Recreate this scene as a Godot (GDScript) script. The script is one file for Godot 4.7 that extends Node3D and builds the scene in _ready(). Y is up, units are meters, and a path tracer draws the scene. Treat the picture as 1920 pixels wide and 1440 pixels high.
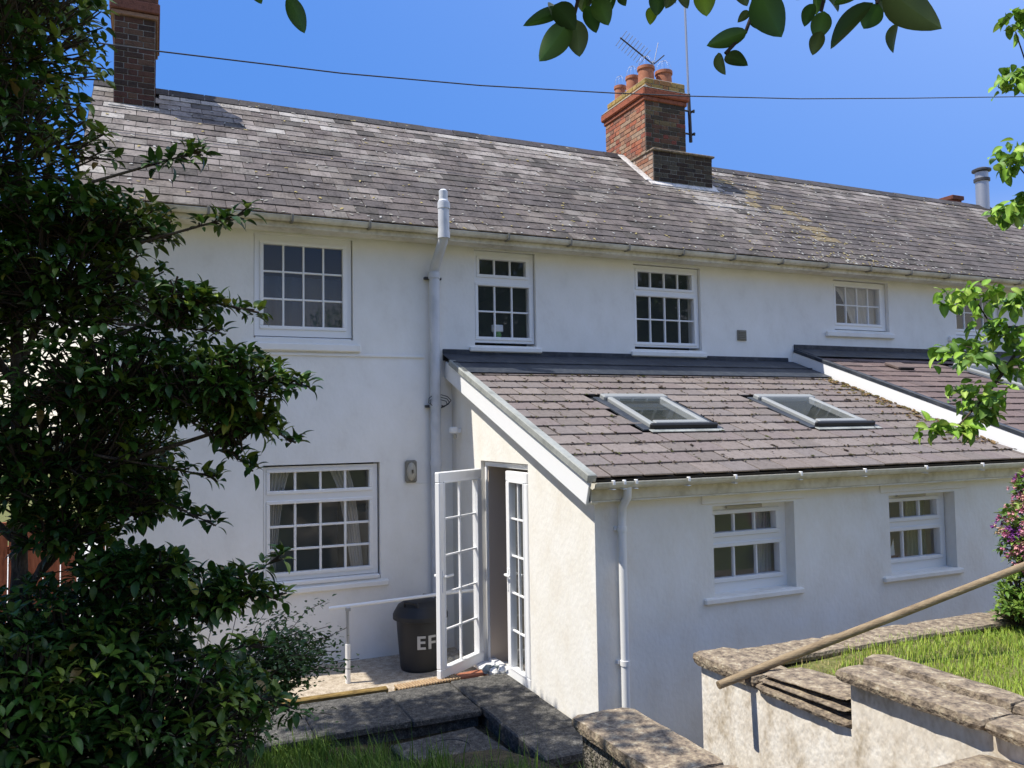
extends Node3D

# A white cottage seen from its raised back garden. x runs along the house wall, y up, z out from the wall to the garden.

var rng := RandomNumberGenerator.new()
var used := {}
var M := {}
const D := 3.392            # how far the lean-to stands out
const EXPOSURE := 1.6
const SUN := 1.25
var sun_to := Vector3(-0.583, 1.0, -0.115).normalized()

func V(x, y, z) -> Vector3:
	return Vector3(x, y, z)

# ---------------------------------------------------------------- nodes

func numbered(called: String) -> String:
	var n: int = used.get(called, 0)
	used[called] = n + 1
	return called if n == 0 else "%s_%03d" % [called, n]

func thing(called: String, label: String, category: String, at := Vector3.ZERO, group := "") -> Node3D:
	var o := Node3D.new()
	o.name = numbered(called)
	o.position = at
	add_child(o)
	tag(o, label, category, group)
	return o

func tag(o: Node, label: String, category: String, group := "", kind := ""):
	o.set_meta("label", label)
	o.set_meta("category", category)
	if group != "": o.set_meta("group", group)
	if kind != "": o.set_meta("kind", kind)

func put(parent: Node, called: String, mesh: Mesh, mat: Material, xf := Transform3D.IDENTITY, kind := "") -> MeshInstance3D:
	var o := MeshInstance3D.new()
	o.mesh = mesh
	o.material_override = mat
	o.transform = xf
	if parent == self:
		o.name = numbered(called)
	else:
		var k: String = str(parent.get_instance_id()) + called
		var n: int = used.get(k, 0)
		used[k] = n + 1
		o.name = called if n == 0 else "%s_%03d" % [called, n]
	parent.add_child(o, true)
	if kind != "": o.set_meta("kind", kind)
	return o

func sub(parent: Node, called: String, at := Transform3D.IDENTITY) -> Node3D:
	var o := Node3D.new()
	var k: String = str(parent.get_instance_id()) + called
	var n: int = used.get(k, 0)
	used[k] = n + 1
	o.name = called if n == 0 else "%s_%03d" % [called, n]
	o.transform = at
	parent.add_child(o, true)
	return o

func many(parent: Node, called: String, mesh: Mesh, mat: Material, xfs: Array, cols: Array) -> MultiMeshInstance3D:
	var mm := MultiMesh.new()
	mm.transform_format = MultiMesh.TRANSFORM_3D
	mm.use_colors = true
	mm.mesh = mesh
	mm.instance_count = xfs.size()
	for i in xfs.size():
		mm.set_instance_transform(i, xfs[i])
		mm.set_instance_color(i, cols[i])
	var o := MultiMeshInstance3D.new()
	o.multimesh = mm
	o.material_override = mat
	o.name = numbered(called) if parent == self else called
	parent.add_child(o, true)
	o.set_meta("kind", "stuff")
	return o

# ---------------------------------------------------------------- shapes

func begin(col := Color.WHITE) -> SurfaceTool:
	var st := SurfaceTool.new()
	st.begin(Mesh.PRIMITIVE_TRIANGLES)
	st.set_color(col)
	return st

func tri(st: SurfaceTool, a: Vector3, b: Vector3, c: Vector3):
	st.set_normal((c - a).cross(b - a).normalized())
	st.add_vertex(a); st.add_vertex(b); st.add_vertex(c)

func quad(st: SurfaceTool, a: Vector3, b: Vector3, c: Vector3, d: Vector3):
	st.set_normal((c - a).cross(b - a).normalized())
	st.add_vertex(a); st.add_vertex(b); st.add_vertex(c)
	st.add_vertex(a); st.add_vertex(c); st.add_vertex(d)

# a convex polygon pushed along a vector; keeps faces outward
func prism(st: SurfaceTool, poly: Array, push: Vector3):
	var n := poly.size()
	var mid := push * 0.5
	for p in poly: mid += p / n
	var top := []
	for p in poly: top.append(p + push)
	var faces := [poly, top]
	for i in n:
		faces.append([poly[i], poly[(i + 1) % n], top[(i + 1) % n], top[i]])
	for f in faces:
		var nn: Vector3 = (f[2] - f[0]).cross(f[1] - f[0])
		var c := Vector3.ZERO
		for p in f: c += p / f.size()
		var flip: bool = nn.dot(c - mid) < 0.0
		for i in range(1, f.size() - 1):
			if flip: tri(st, f[0], f[i + 1], f[i])
			else: tri(st, f[0], f[i], f[i + 1])

# a box with chamfered edges, from its two corners, in the frame xf
func bx(st: SurfaceTool, lo: Vector3, hi: Vector3, bev := 0.0, xf := Transform3D.IDENTITY):
	var c := (lo + hi) * 0.5
	var h := (hi - lo) * 0.5
	h = h.abs()
	var b: float = min(bev, min(h.x, min(h.y, h.z)) * 0.8)
	if b <= 0.0:
		for ax in 3:
			for s in [-1.0, 1.0]:
				var u := (ax + 1) % 3
				var w := (ax + 2) % 3
				var q := []
				for k in [[-1, -1], [-1, 1], [1, 1], [1, -1]]:
					var p := Vector3.ZERO
					p[ax] = s * h[ax]; p[u] = k[0] * h[u]; p[w] = k[1] * h[w]
					q.append(xf * (c + p))
				if s > 0: quad(st, q[0], q[1], q[2], q[3])
				else: quad(st, q[0], q[3], q[2], q[1])
		return
	var i3 := h - V(b, b, b)
	for ax in 3:
		var u := (ax + 1) % 3
		var w := (ax + 2) % 3
		for s in [-1.0, 1.0]:
			var q := []
			for k in [[-1, -1], [-1, 1], [1, 1], [1, -1]]:
				var p := Vector3.ZERO
				p[ax] = s * h[ax]; p[u] = k[0] * i3[u]; p[w] = k[1] * i3[w]
				q.append(xf * (c + p))
			if s > 0: quad(st, q[0], q[1], q[2], q[3])
			else: quad(st, q[0], q[3], q[2], q[1])
		# the four chamfers that run along ax
		for su in [-1.0, 1.0]:
			for sw in [-1.0, 1.0]:
				var a := Vector3.ZERO; var d := Vector3.ZERO
				a[u] = su * h[u]; a[w] = sw * i3[w]
				d[u] = su * i3[u]; d[w] = sw * h[w]
				var a0 := a; var a1 := a; var d0 := d; var d1 := d
				a0[ax] = -i3[ax]; a1[ax] = i3[ax]; d0[ax] = -i3[ax]; d1[ax] = i3[ax]
				if su * sw > 0: quad(st, xf * (c + a0), xf * (c + d0), xf * (c + d1), xf * (c + a1))
				else: quad(st, xf * (c + a0), xf * (c + a1), xf * (c + d1), xf * (c + d0))
	for sx in [-1.0, 1.0]:
		for sy in [-1.0, 1.0]:
			for sz in [-1.0, 1.0]:
				var a := xf * (c + V(sx * h.x, sy * i3.y, sz * i3.z))
				var d := xf * (c + V(sx * i3.x, sy * h.y, sz * i3.z))
				var e := xf * (c + V(sx * i3.x, sy * i3.y, sz * h.z))
				if sx * sy * sz > 0: tri(st, a, e, d)
				else: tri(st, a, d, e)

func boxmesh(lo: Vector3, hi: Vector3, bev := 0.0, xf := Transform3D.IDENTITY, col := Color.WHITE) -> ArrayMesh:
	var st := begin(col)
	bx(st, lo, hi, bev, xf)
	return st.commit()

# a round bar along points; radii one per point or one for all
func tube(st: SurfaceTool, pts: Array, radii, sides := 8, caps := true):
	var rings := []
	var side := Vector3.ZERO
	for i in pts.size():
		var t: Vector3 = (pts[min(i + 1, pts.size() - 1)] - pts[max(i - 1, 0)]).normalized()
		if side == Vector3.ZERO:
			side = t.cross(Vector3.UP if abs(t.y) < 0.9 else Vector3.RIGHT).normalized()
		side = (side - t * side.dot(t)).normalized()
		var up := t.cross(side)
		var r: float = radii[i] if radii is Array else radii
		var ring := []
		for k in sides:
			var a := TAU * k / sides
			var n := side * cos(a) + up * sin(a)
			ring.append([pts[i] + n * r, n])
		rings.append(ring)
	for i in pts.size() - 1:
		for k in sides:
			var a = rings[i][k]; var b = rings[i][(k + 1) % sides]
			var c = rings[i + 1][(k + 1) % sides]; var d = rings[i + 1][k]
			for v in [a, d, c, a, c, b]:
				st.set_normal(v[1]); st.add_vertex(v[0])
	if caps:
		for e in [0, pts.size() - 1]:
			var n: Vector3 = (pts[0] - pts[1]).normalized() if e == 0 else (pts[-1] - pts[-2]).normalized()
			st.set_normal(n)
			for k in range(1, sides - 1):
				var q = [rings[e][0][0], rings[e][k][0], rings[e][k + 1][0]]
				if e == 0: q = [q[0], q[2], q[1]]
				for v in [q[0], q[2], q[1]]: st.add_vertex(v)

func tubemesh(pts: Array, radii, sides := 8) -> ArrayMesh:
	var st := begin()
	tube(st, pts, radii, sides)
	return st.commit()

# turned shape about a vertical axis; profile = [[radius, y], ...]
func lathe(st: SurfaceTool, at: Vector3, prof: Array, sides := 24):
	for i in prof.size() - 1:
		var r0: float = prof[i][0]; var y0: float = prof[i][1]
		var r1: float = prof[i + 1][0]; var y1: float = prof[i + 1][1]
		var nn := Vector2(y1 - y0, r0 - r1).normalized()
		for k in sides:
			var a := TAU * k / sides; var b := TAU * (k + 1) / sides
			var ca := V(cos(a), 0, sin(a)); var cb := V(cos(b), 0, sin(b))
			var na := ca * nn.x + Vector3.UP * nn.y; var nb := cb * nn.x + Vector3.UP * nn.y
			var p = [[at + ca * r0 + Vector3.UP * y0, na], [at + ca * r1 + Vector3.UP * y1, na], [at + cb * r1 + Vector3.UP * y1, nb], [at + cb * r0 + Vector3.UP * y0, nb]]
			for j in [0, 2, 1, 0, 3, 2]:
				st.set_normal(p[j][1]); st.add_vertex(p[j][0])

# a slab in the x-y plane between z0 and z1 with rectangular holes [x0, x1, y0, y1]
func holed(st: SurfaceTool, x0: float, x1: float, y0: float, y1: float, z0: float, z1: float, holes: Array):
	var xs := [x0, x1]; var ys := [y0, y1]
	for h in holes:
		for v in [h[0], h[1]]:
			if not xs.has(v): xs.append(v)
		for v in [h[2], h[3]]:
			if not ys.has(v): ys.append(v)
	xs.sort(); ys.sort()
	var solid := func(i, j):
		if i < 0 or j < 0 or i >= xs.size() - 1 or j >= ys.size() - 1: return false
		var cx: float = (xs[i] + xs[i + 1]) / 2; var cy: float = (ys[j] + ys[j + 1]) / 2
		for h in holes:
			if cx > h[0] and cx < h[1] and cy > h[2] and cy < h[3]: return false
		return true
	for i in xs.size() - 1:
		for j in ys.size() - 1:
			if not solid.call(i, j): continue
			var a: float = xs[i]; var b: float = xs[i + 1]; var c: float = ys[j]; var d: float = ys[j + 1]
			quad(st, V(a, c, z1), V(a, d, z1), V(b, d, z1), V(b, c, z1))
			quad(st, V(a, c, z0), V(b, c, z0), V(b, d, z0), V(a, d, z0))
			if not solid.call(i - 1, j): quad(st, V(a, c, z0), V(a, d, z0), V(a, d, z1), V(a, c, z1))
			if not solid.call(i + 1, j): quad(st, V(b, c, z1), V(b, d, z1), V(b, d, z0), V(b, c, z0))
			if not solid.call(i, j - 1): quad(st, V(a, c, z0), V(a, c, z1), V(b, c, z1), V(b, c, z0))
			if not solid.call(i, j + 1): quad(st, V(a, d, z1), V(a, d, z0), V(b, d, z0), V(b, d, z1))

func ringrect(st: SurfaceTool, x0: float, x1: float, y0: float, y1: float, wx: float, wy: float, z0: float, z1: float, bev := 0.004):
	bx(st, V(x0, y1 - wy, z0), V(x1, y1, z1), bev)
	bx(st, V(x0, y0, z0), V(x1, y0 + wy, z1), bev)
	bx(st, V(x0, y0 + wy, z0), V(x0 + wx, y1 - wy, z1), bev)
	bx(st, V(x1 - wx, y0 + wy, z0), V(x1, y1 - wy, z1), bev)

# one leaf: stalk at the origin, along -z, folded along its midrib, tip drooping
func leafmesh(width: float, fold: float, droop: float, point := 0.9, steps := 5) -> ArrayMesh:
	var st := begin()
	var at := func(i, s):
		var t: float = float(i) / steps
		var w: float = pow(sin(PI * pow(t, .8)), .75 if point > 1.0 else .95) * width * 0.5
		if i == steps: w = 0.0
		return V(s * w, fold * w * abs(s) - droop * t * t + 0.06 * sin(t * 3.0), -t)
	var nrm := func(i, s):
		var a: Vector3 = at.call(max(i - 1, 0), 0.0); var b: Vector3 = at.call(min(i + 1, steps), 0.0)
		var al := (b - a).normalized()
		var ac := V(1, fold * s, 0).normalized()
		return ac.cross(-al).normalized() * -1.0
	for i in steps:
		for s in [-1.0, 1.0]:
			var q = [[at.call(i, 0.0), nrm.call(i, s * .3)], [at.call(i + 1, 0.0), nrm.call(i + 1, s * .3)], [at.call(i + 1, s), nrm.call(i + 1, s)], [at.call(i, s), nrm.call(i, s)]]
			var order = [0, 1, 2, 0, 2, 3] if s > 0 else [0, 2, 1, 0, 3, 2]
			for k in order:
				var n: Vector3 = q[k][1]
				if n.y < 0: n = -n
				st.set_normal(n); st.add_vertex(q[k][0])
	return st.commit()

func simpleleaf(width: float) -> ArrayMesh:
	var st := begin()
	var a := V(0, 0, 0); var b := V(-width * 0.5, 0.08, -0.45); var c := V(width * 0.5, 0.08, -0.45); var d := V(0, -0.06, -1.0); var m := V(0, 0.0, -0.5)
	tri(st, a, b, m); tri(st, b, d, m); tri(st, a, m, c); tri(st, m, d, c)
	return st.commit()

func blob(seed_: int, rough := 0.35) -> ArrayMesh:
	var r2 := RandomNumberGenerator.new()
	r2.seed = seed_
	var st := begin()
	var rows := []
	for j in 5:
		var row := []
		for i in 8:
			var la := -PI / 2 + PI * j / 4.0
			var lo := TAU * i / 8.0
			var r := 0.5 * (1.0 + r2.randf_range(-rough, rough))
			row.append(V(cos(la) * cos(lo), sin(la), cos(la) * sin(lo)) * r)
		if j == 0 or j == 4:
			for i in 8: row[i] = row[0]
		rows.append(row)
	for j in 4:
		for i in 8:
			var a = rows[j][i]; var b = rows[j][(i + 1) % 8]; var c = rows[j + 1][(i + 1) % 8]; var d = rows[j + 1][i]
			if j > 0: tri(st, a, b, c)
			if j < 3: tri(st, a, c, d)
	return st.commit()

func aim(from: Vector3, to: Vector3, roll := 0.0) -> Basis:
	var d := (to - from).normalized()
	var b := Basis.looking_at(d, Vector3.UP if abs(d.y) < 0.95 else Vector3.RIGHT)
	return b * Basis(Vector3.BACK, roll)

# ---------------------------------------------------------------- materials

func noise(seed_: int, freq: float, oct: int, size: int) -> Image:
	var n := FastNoiseLite.new()
	n.seed = seed_
	n.noise_type = FastNoiseLite.TYPE_SIMPLEX_SMOOTH
	n.frequency = freq
	n.fractal_octaves = oct
	return n.get_seamless_image(size, size)

# two layers of noise mixed, then a run of colours (linear)
func paint(seed_: int, cols: Array, coarse: float, fine: float, share: float, size := 512, contrast := 1.0) -> ImageTexture:
	var a := noise(seed_, coarse, 4, size).get_data()
	var b := noise(seed_ + 7, fine, 3, size).get_data()
	var lut := PackedByteArray()
	for i in 256:
		var t: float = clamp((i / 255.0 - 0.5) * contrast + 0.5, 0.0, 1.0) * (cols.size() - 1)
		var k: int = min(int(t), cols.size() - 2)
		var c: Color = cols[k].lerp(cols[k + 1], t - k).linear_to_srgb()
		lut.append(int(clamp(c.r, 0, 1) * 255)); lut.append(int(clamp(c.g, 0, 1) * 255)); lut.append(int(clamp(c.b, 0, 1) * 255))
	var out := PackedByteArray()
	out.resize(size * size * 3)
	var s1 := int((1.0 - share) * 256); var s2 := int(share * 256)
	for i in size * size:
		var v := ((a[i] * s1 + b[i] * s2) >> 8) * 3
		out[i * 3] = lut[v]; out[i * 3 + 1] = lut[v + 1]; out[i * 3 + 2] = lut[v + 2]
	return ImageTexture.create_from_image(Image.create_from_data(size, size, false, Image.FORMAT_RGB8, out))

func mat(called: String, col := Color.WHITE, rough := 0.8, tex: Texture2D = null, scale := Vector3.ONE, bump: Texture2D = null, height := 0.0, vertex := false) -> StandardMaterial3D:
	var m := StandardMaterial3D.new()
	m.resource_name = called
	m.albedo_color = col.linear_to_srgb()
	m.roughness = rough
	m.metallic_specular = 0.4
	if tex or bump:
		m.uv1_triplanar = true
		m.uv1_world_triplanar = true
		m.uv1_scale = scale
	if tex: m.albedo_texture = tex
	if bump:
		m.heightmap_enabled = true
		m.heightmap_texture = bump
		m.heightmap_scale = height
	if vertex: m.vertex_color_use_as_albedo = true
	M[called] = m
	return m

func L(r: float, g: float, b: float) -> Color:
	return Color(r, g, b)

func materials():
	var fine := ImageTexture.create_from_image(noise(3, 0.05, 4, 512))
	var mid := ImageTexture.create_from_image(noise(5, 0.02, 5, 512))
	var white := paint(11, [L(.785, .765, .715), L(.825, .81, .76), L(.845, .83, .785), L(.86, .85, .81)], 0.007, 0.05, 0.2, 512, 1.25)
	mat("white render", Color.WHITE, 0.9, white, V(.7, .5, .7), fine, 0.125)
	var lean := paint(13, [L(.77, .72, .63), L(.805, .77, .69), L(.83, .80, .73), L(.845, .825, .765)], 0.007, 0.045, 0.2, 512, 1.2)
	mat("lean-to render", Color.WHITE, 0.9, lean, V(.7, .5, .7), fine, 0.2)
	mat("plastic", L(.86, .86, .85), 0.35)
	mat("old plastic", L(.80, .79, .76), 0.4)
	mat("cream plastic", Color.WHITE, 0.5, paint(15, [L(.52, .48, .38), L(.70, .66, .55), L(.78, .75, .66)], 0.01, 0.06, 0.4, 256, 1.6), V(.8, .8, .8))
	mat("stained plastic", Color.WHITE, 0.5, paint(16, [L(.50, .45, .33), L(.68, .63, .50), L(.76, .72, .60)], 0.01, 0.06, 0.4, 256, 1.6), V(.8, .8, .8))
	mat("grey pipe", Color.WHITE, 0.45, paint(17, [L(.42, .44, .46), L(.58, .60, .63), L(.66, .67, .69)], 0.01, 0.05, 0.3, 256, 1.4), V(1, .5, 1))
	mat("lead", Color.WHITE, 0.5, paint(19, [L(.02, .025, .034), L(.033, .04, .052), L(.065, .072, .084)], 0.012, 0.05, 0.4, 256, 1.6), V(1, 1, 1), mid, 0.4)
	var grit := paint(21, [L(.40, .395, .39), L(.72, .71, .70), L(1, .99, .975), L(1.0, 1.0, 1.0)], 0.009, 0.06, 0.45, 512, 2.2)
	mat("slate", Color(1.04, 1.01, .98), 0.75, grit, V(.7, .7, .7), fine, 0.3, true).metallic_specular = 0.22
	mat("tile", Color.WHITE, 0.85, paint(23, [L(.62, .60, .58), L(.9, .9, .9), L(1, 1, 1)], 0.02, 0.08, 0.5, 512, 1.7), V(1.3, 1.3, 1.3), fine, 0.25, true).metallic_specular = 0.25
	mat("brick", Color.WHITE, 0.9, paint(25, [L(.55, .55, .55), L(.9, .88, .86), L(1, 1, 1)], 0.02, 0.08, 0.5, 256, 1.8), V(2, 2, 2), fine, 0.4, true)
	mat("mortar", Color.WHITE, 0.95, paint(27, [L(.16, .15, .13), L(.26, .245, .21), L(.36, .34, .30)], 0.02, 0.08, 0.5, 256, 1.6), V(1.5, 1.5, 1.5), fine, 0.4)
	mat("clay pot", Color.WHITE, 0.8, paint(29, [L(.30, .12, .07), L(.42, .16, .085), L(.48, .22, .13)], 0.02, 0.08, 0.4, 256, 1.6), V(2, 2, 2))
	mat("dark", L(.012, .012, .012), 0.7)
	mat("black rubber", L(.015, .015, .016), 0.45)
	mat("galvanised", L(.42, .43, .45), 0.4).metallic = 0.7
	mat("dark metal", L(.05, .05, .055), 0.5)
	mat("skylight trim", L(.27, .28, .275), 0.45)
	mat("verge", Color.WHITE, 0.6, paint(31, [L(.20, .21, .19), L(.30, .31, .285), L(.38, .39, .36)], 0.01, 0.06, 0.4, 256, 1.5), V(1, 1, 1))
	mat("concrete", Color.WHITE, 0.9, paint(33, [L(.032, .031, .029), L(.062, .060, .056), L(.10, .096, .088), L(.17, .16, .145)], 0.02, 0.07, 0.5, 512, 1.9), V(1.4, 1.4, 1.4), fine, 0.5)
	mat("path concrete", Color.WHITE, 0.9, paint(35, [L(.24, .19, .14), L(.40, .335, .255), L(.52, .45, .36)], 0.02, 0.08, 0.5, 512, 1.8), V(.9, .9, .9), fine, 0.4)
	mat("pale yard", Color.WHITE, 0.9, paint(36, [L(.42, .40, .36), L(.55, .53, .49), L(.62, .60, .56)], 0.02, 0.08, 0.5, 256, 1.6), V(.9, .9, .9))
	mat("coping", Color.WHITE, 0.95, paint(37, [L(.075, .06, .045), L(.165, .13, .095), L(.245, .19, .135), L(.32, .26, .175), L(.44, .385, .29)], 0.016, 0.05, 0.36, 512, 1.7), V(1.4, 1.4, 1.4), fine, 0.9)
	mat("mossy coping", Color.WHITE, 0.95, paint(39, [L(.03, .028, .02), L(.09, .08, .06), L(.2, .175, .14), L(.30, .27, .22)], 0.02, 0.05, 0.55, 512, 2.2), V(1.5, 1.5, 1.5), fine, 1.2)
	mat("garden render", Color.WHITE, 0.95, paint(41, [L(.46, .385, .28), L(.65, .58, .475), L(.75, .69, .59), L(.81, .765, .68)], 0.010, 0.06, 0.35, 512, 1.4), V(.9, .5, .9), fine, 0.5)
	mat("soil", Color.WHITE, 1.0, paint(43, [L(.018, .014, .008), L(.045, .036, .02), L(.075, .065, .03)], 0.02, 0.07, 0.5, 512, 1.8), V(.8, .8, .8), fine, 2.0)
	mat("dry turf", Color.WHITE, 1.0, paint(45, [L(.07, .065, .02), L(.13, .14, .035), L(.22, .19, .08)], 0.02, 0.07, 0.5, 512, 1.8), V(.8, .8, .8), fine, 2.0)
	var wood := paint(47, [L(.15, .105, .06), L(.255, .185, .105), L(.36, .275, .165)], 0.02, 0.06, 0.4, 256, 1.6)
	mat("pole wood", Color.WHITE, 0.75, wood, V(.6, 4, 4), fine, 0.3)
	mat("edging wood", Color.WHITE, 0.85, paint(49, [L(.10, .065, .02), L(.20, .13, .04), L(.29, .20, .07)], 0.02, 0.06, 0.4, 256, 1.6), V(1, 3, 3), fine, 0.4)
	mat("deck wood", Color.WHITE, 0.8, paint(51, [L(.26, .165, .095), L(.38, .26, .15), L(.46, .34, .2)], 0.02, 0.06, 0.4, 256, 1.6), V(3, 3, 1), fine, 0.3)
	mat("red wood", L(.42, .16, .09), 0.8)
	mat("fence wood", Color.WHITE, 0.8, paint(53, [L(.20, .055, .025), L(.34, .10, .045), L(.42, .14, .065)], 0.02, 0.06, 0.4, 256, 1.6), V(3, .5, 3), fine, 0.3)
	mat("bark", Color.WHITE, 0.95, paint(55, [L(.03, .022, .015), L(.075, .058, .04), L(.14, .115, .085)], 0.02, 0.07, 0.5, 256, 1.8), V(3, 1, 3), fine, 1.0)
	mat("twig", L(.05, .035, .022), 0.8)
	mat("wheelie", L(.028, .029, .031), 0.5)
	mat("lettering", L(.46, .46, .45), 0.7)
	mat("lamp glass", L(.45, .42, .34), 0.35)
	mat("lamp case", L(.22, .205, .165), 0.5)
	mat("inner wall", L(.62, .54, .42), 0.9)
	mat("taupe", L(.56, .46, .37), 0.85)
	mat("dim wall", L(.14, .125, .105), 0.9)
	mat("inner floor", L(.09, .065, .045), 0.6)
	mat("curtain", L(.55, .52, .47), 0.9).backlight_enabled = true
	M["curtain"].backlight = Color(.5, .48, .44)
	mat("blue curtain", L(.035, .06, .10), 0.9)
	mat("olive curtain", L(.36, .33, .20), 0.9)
	mat("cloth white", L(.75, .75, .73), 0.9)
	mat("cloth grey", L(.34, .38, .36), 0.9)
	mat("sail", L(.85, .84, .78), 0.8)
	mat("hull", L(.16, .07, .035), 0.5)
	mat("bottle", L(.10, .25, .06), 0.3)
	mat("moss", Color.WHITE, 1.0, null, Vector3.ONE, null, 0.0, true)
	for k in [["leaf", 0.46, .6], ["soft leaf", 0.5, .7], ["grass blade", 0.6, .35], ["petal", 0.7, .4]]:
		var m := mat(k[0], Color.WHITE, k[1], null, Vector3.ONE, null, 0.0, true)
		m.backlight_enabled = true
		m.backlight = Color(k[2], k[2], k[2])
	var g := mat("glass", Color(.8, .86, .84), 0.02)
	g.transparency = BaseMaterial3D.TRANSPARENCY_ALPHA
	g.albedo_color = Color(.8, .86, .84, .05)
	g.metallic_specular = 0.6

# ---------------------------------------------------------------- light and camera

func sky_picture() -> ImageTexture:
	var w := 512; var h := 256
	var im := Image.create(w, h, false, Image.FORMAT_RGBF)
	for j in h:
		var th := PI * (j + 0.5) / h
		for i in w:
			var ph := TAU * (i + 0.5) / w
			var d := V(sin(ph - PI) * sin(th), cos(th), -cos(ph - PI) * sin(th))
			var el: float = max(d.y, 0.0)
			var c := L(.105, .335, .89).lerp(L(.06, .235, .78), pow(el, 0.6))
			var ga := acos(clamp(d.dot(sun_to), -1, 1))
			var glow := 5.0 * exp(-4.0 * ga)
			c = c.lerp(L(1.26, 1.16, 1.0), 1.0 - smoothstep(.06, .25, el))
			c = L(c.r + glow, c.g + glow * .98, c.b + glow * 0.9)
			if d.y < 0: c = L(.10, .11, .09)
			im.set_pixel(i, j, L(c.r / EXPOSURE, c.g / EXPOSURE, c.b / EXPOSURE))
	return ImageTexture.create_from_image(im)

func light_and_camera():
	var cam := Camera3D.new()
	cam.name = "camera"
	var yaw := deg_to_rad(23.915); var pit := deg_to_rad(3.027); var rol := deg_to_rad(-0.887)
	var f := V(sin(yaw) * cos(pit), sin(pit), -cos(yaw) * cos(pit))
	var r := V(cos(yaw), 0, sin(yaw))
	var u := r.cross(f)
	cam.transform = Transform3D(Basis(r * cos(rol) + u * sin(rol), u * cos(rol) - r * sin(rol), -f), V(-3.264, 2.459, 9.15))
	cam.fov = 50.73
	cam.near = 0.05
	cam.far = 400.0
	add_child(cam)
	cam.current = true
	var e := Environment.new()
	e.background_mode = Environment.BG_SKY
	e.sky = Sky.new()
	var pm := PanoramaSkyMaterial.new()
	pm.panorama = sky_picture()
	e.sky.sky_material = pm
	e.tonemap_mode = Environment.TONE_MAPPER_LINEAR
	e.tonemap_exposure = EXPOSURE
	e.sdfgi_enabled = true
	e.ssao_enabled = true
	e.ssil_enabled = true
	var we := WorldEnvironment.new()
	we.name = "environment"
	we.environment = e
	add_child(we)
	var sun := DirectionalLight3D.new()
	sun.name = "sun"
	sun.light_energy = SUN
	sun.light_color = Color(1.0, 0.978, 0.935)
	sun.light_angular_distance = 0.5
	sun.shadow_enabled = true
	add_child(sun)
	sun.look_at_from_position(sun_to * 50.0, Vector3.ZERO)

# ---------------------------------------------------------------- windows

# panes [x0, x1, y0, y1, columns, rows]; the frame's face is at z = zf, facing +z in the frame xf
func window(parent: Node3D, x0: float, x1: float, y0: float, y1: float, zf: float, lights: Array, called := "window", xf := Transform3D.IDENTITY, fm := "plastic", bars := 0.02) -> Node3D:
	var w := sub(parent, called, xf)
	var st := begin()
	# outer frame pieces around the lights, as one holed slab, with a raised sash round each light
	var holes := []
	for l in lights: holes.append([l[0], l[1], l[2], l[3]])
	holed(st, x0, x1, y0, y1, zf - 0.07, zf, holes)
	for l in lights:
		ringrect(st, l[0] - 0.034, l[1] + 0.034, l[2] - 0.034, l[3] + 0.034, 0.04, 0.04, zf - 0.055, zf + 0.014, 0.006)
	put(w, "frame", st.commit(), M[fm])
	for l in lights:
		var dx: float = (l[1] - l[0]) / l[4]; var dy: float = (l[3] - l[2]) / l[5]
		for i in range(1, l[4]):
			put(w, "glazing_bar", boxmesh(V(l[0] + dx * i - bars / 2, l[2], zf - 0.045), V(l[0] + dx * i + bars / 2, l[3], zf - 0.008), 0.004), M[fm])
		for j in range(1, l[5]):
			put(w, "glazing_bar", boxmesh(V(l[0], l[2] + dy * j - bars / 2, zf - 0.043), V(l[1], l[2] + dy * j + bars / 2, zf - 0.0105), 0.004), M[fm])
		for i in l[4]:
			for j in l[5]:
				var b := Basis(Vector3.UP, rng.randf_range(-.006, .006)) * Basis(Vector3.RIGHT, rng.randf_range(-.006, .006))
				var q := begin()
				quad(q, V(-dx / 2, -dy / 2, 0), V(-dx / 2, dy / 2, 0), V(dx / 2, dy / 2, 0), V(dx / 2, -dy / 2, 0))
				put(w, "pane", q.commit(), M["glass"], Transform3D(b, V(l[0] + dx * (i + .5), l[2] + dy * (j + .5), zf - 0.028)))
	return w

func sill(w: Node3D, x0, x1, y0, y1, z0, z1, m := "white render"):
	put(w, "sill", boxmesh(V(x0, y0, z0), V(x1, y1, z1), 0.012), M[m])

# a hanging curtain with folds, from x0 to x1 (x0b..x1b at its foot)
func curtain(label: String, x0, x1, xb0, xb1, y0, y1, z, m: String, group := ""):
	var st := begin()
	var n := 28
	for i in n:
		for j in 6:
			var p := []
			for k in [[0, 0], [0, 1], [1, 1], [1, 0]]:
				var t: float = float(i + k[0]) / n; var s: float = float(j + k[1]) / 6
				var e: float = pow(1.0 - s, 0.6)
				p.append(V(lerp(lerp(x0, x1, t), lerp(xb0, xb1, t), e), lerp(y0, y1, s), z + 0.025 * sin(t * 34.0) + 0.006 * sin(t * 80.0 + s * 3.0)))
			quad(st, p[0], p[1], p[2], p[3])
	st.generate_normals()
	var o := put(self, "curtain", st.commit(), M[m])
	tag(o, label, "curtain", group)

# ---------------------------------------------------------------- roofs

# a frame on a slope: x along the eave, y up the slope, z off the roof
func slope(at: Vector3, pitch: float) -> Transform3D:
	return Transform3D(Basis(Vector3.RIGHT, V(0, sin(pitch), -cos(pitch)), V(0, cos(pitch), sin(pitch))), at)

func piece_mesh(w: float, l: float, th: float, col: Color, bev := 0.0) -> ArrayMesh:
	return boxmesh(V(-w / 2, 0, 0), V(w / 2, l, th), bev, Transform3D.IDENTITY, col)

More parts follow.
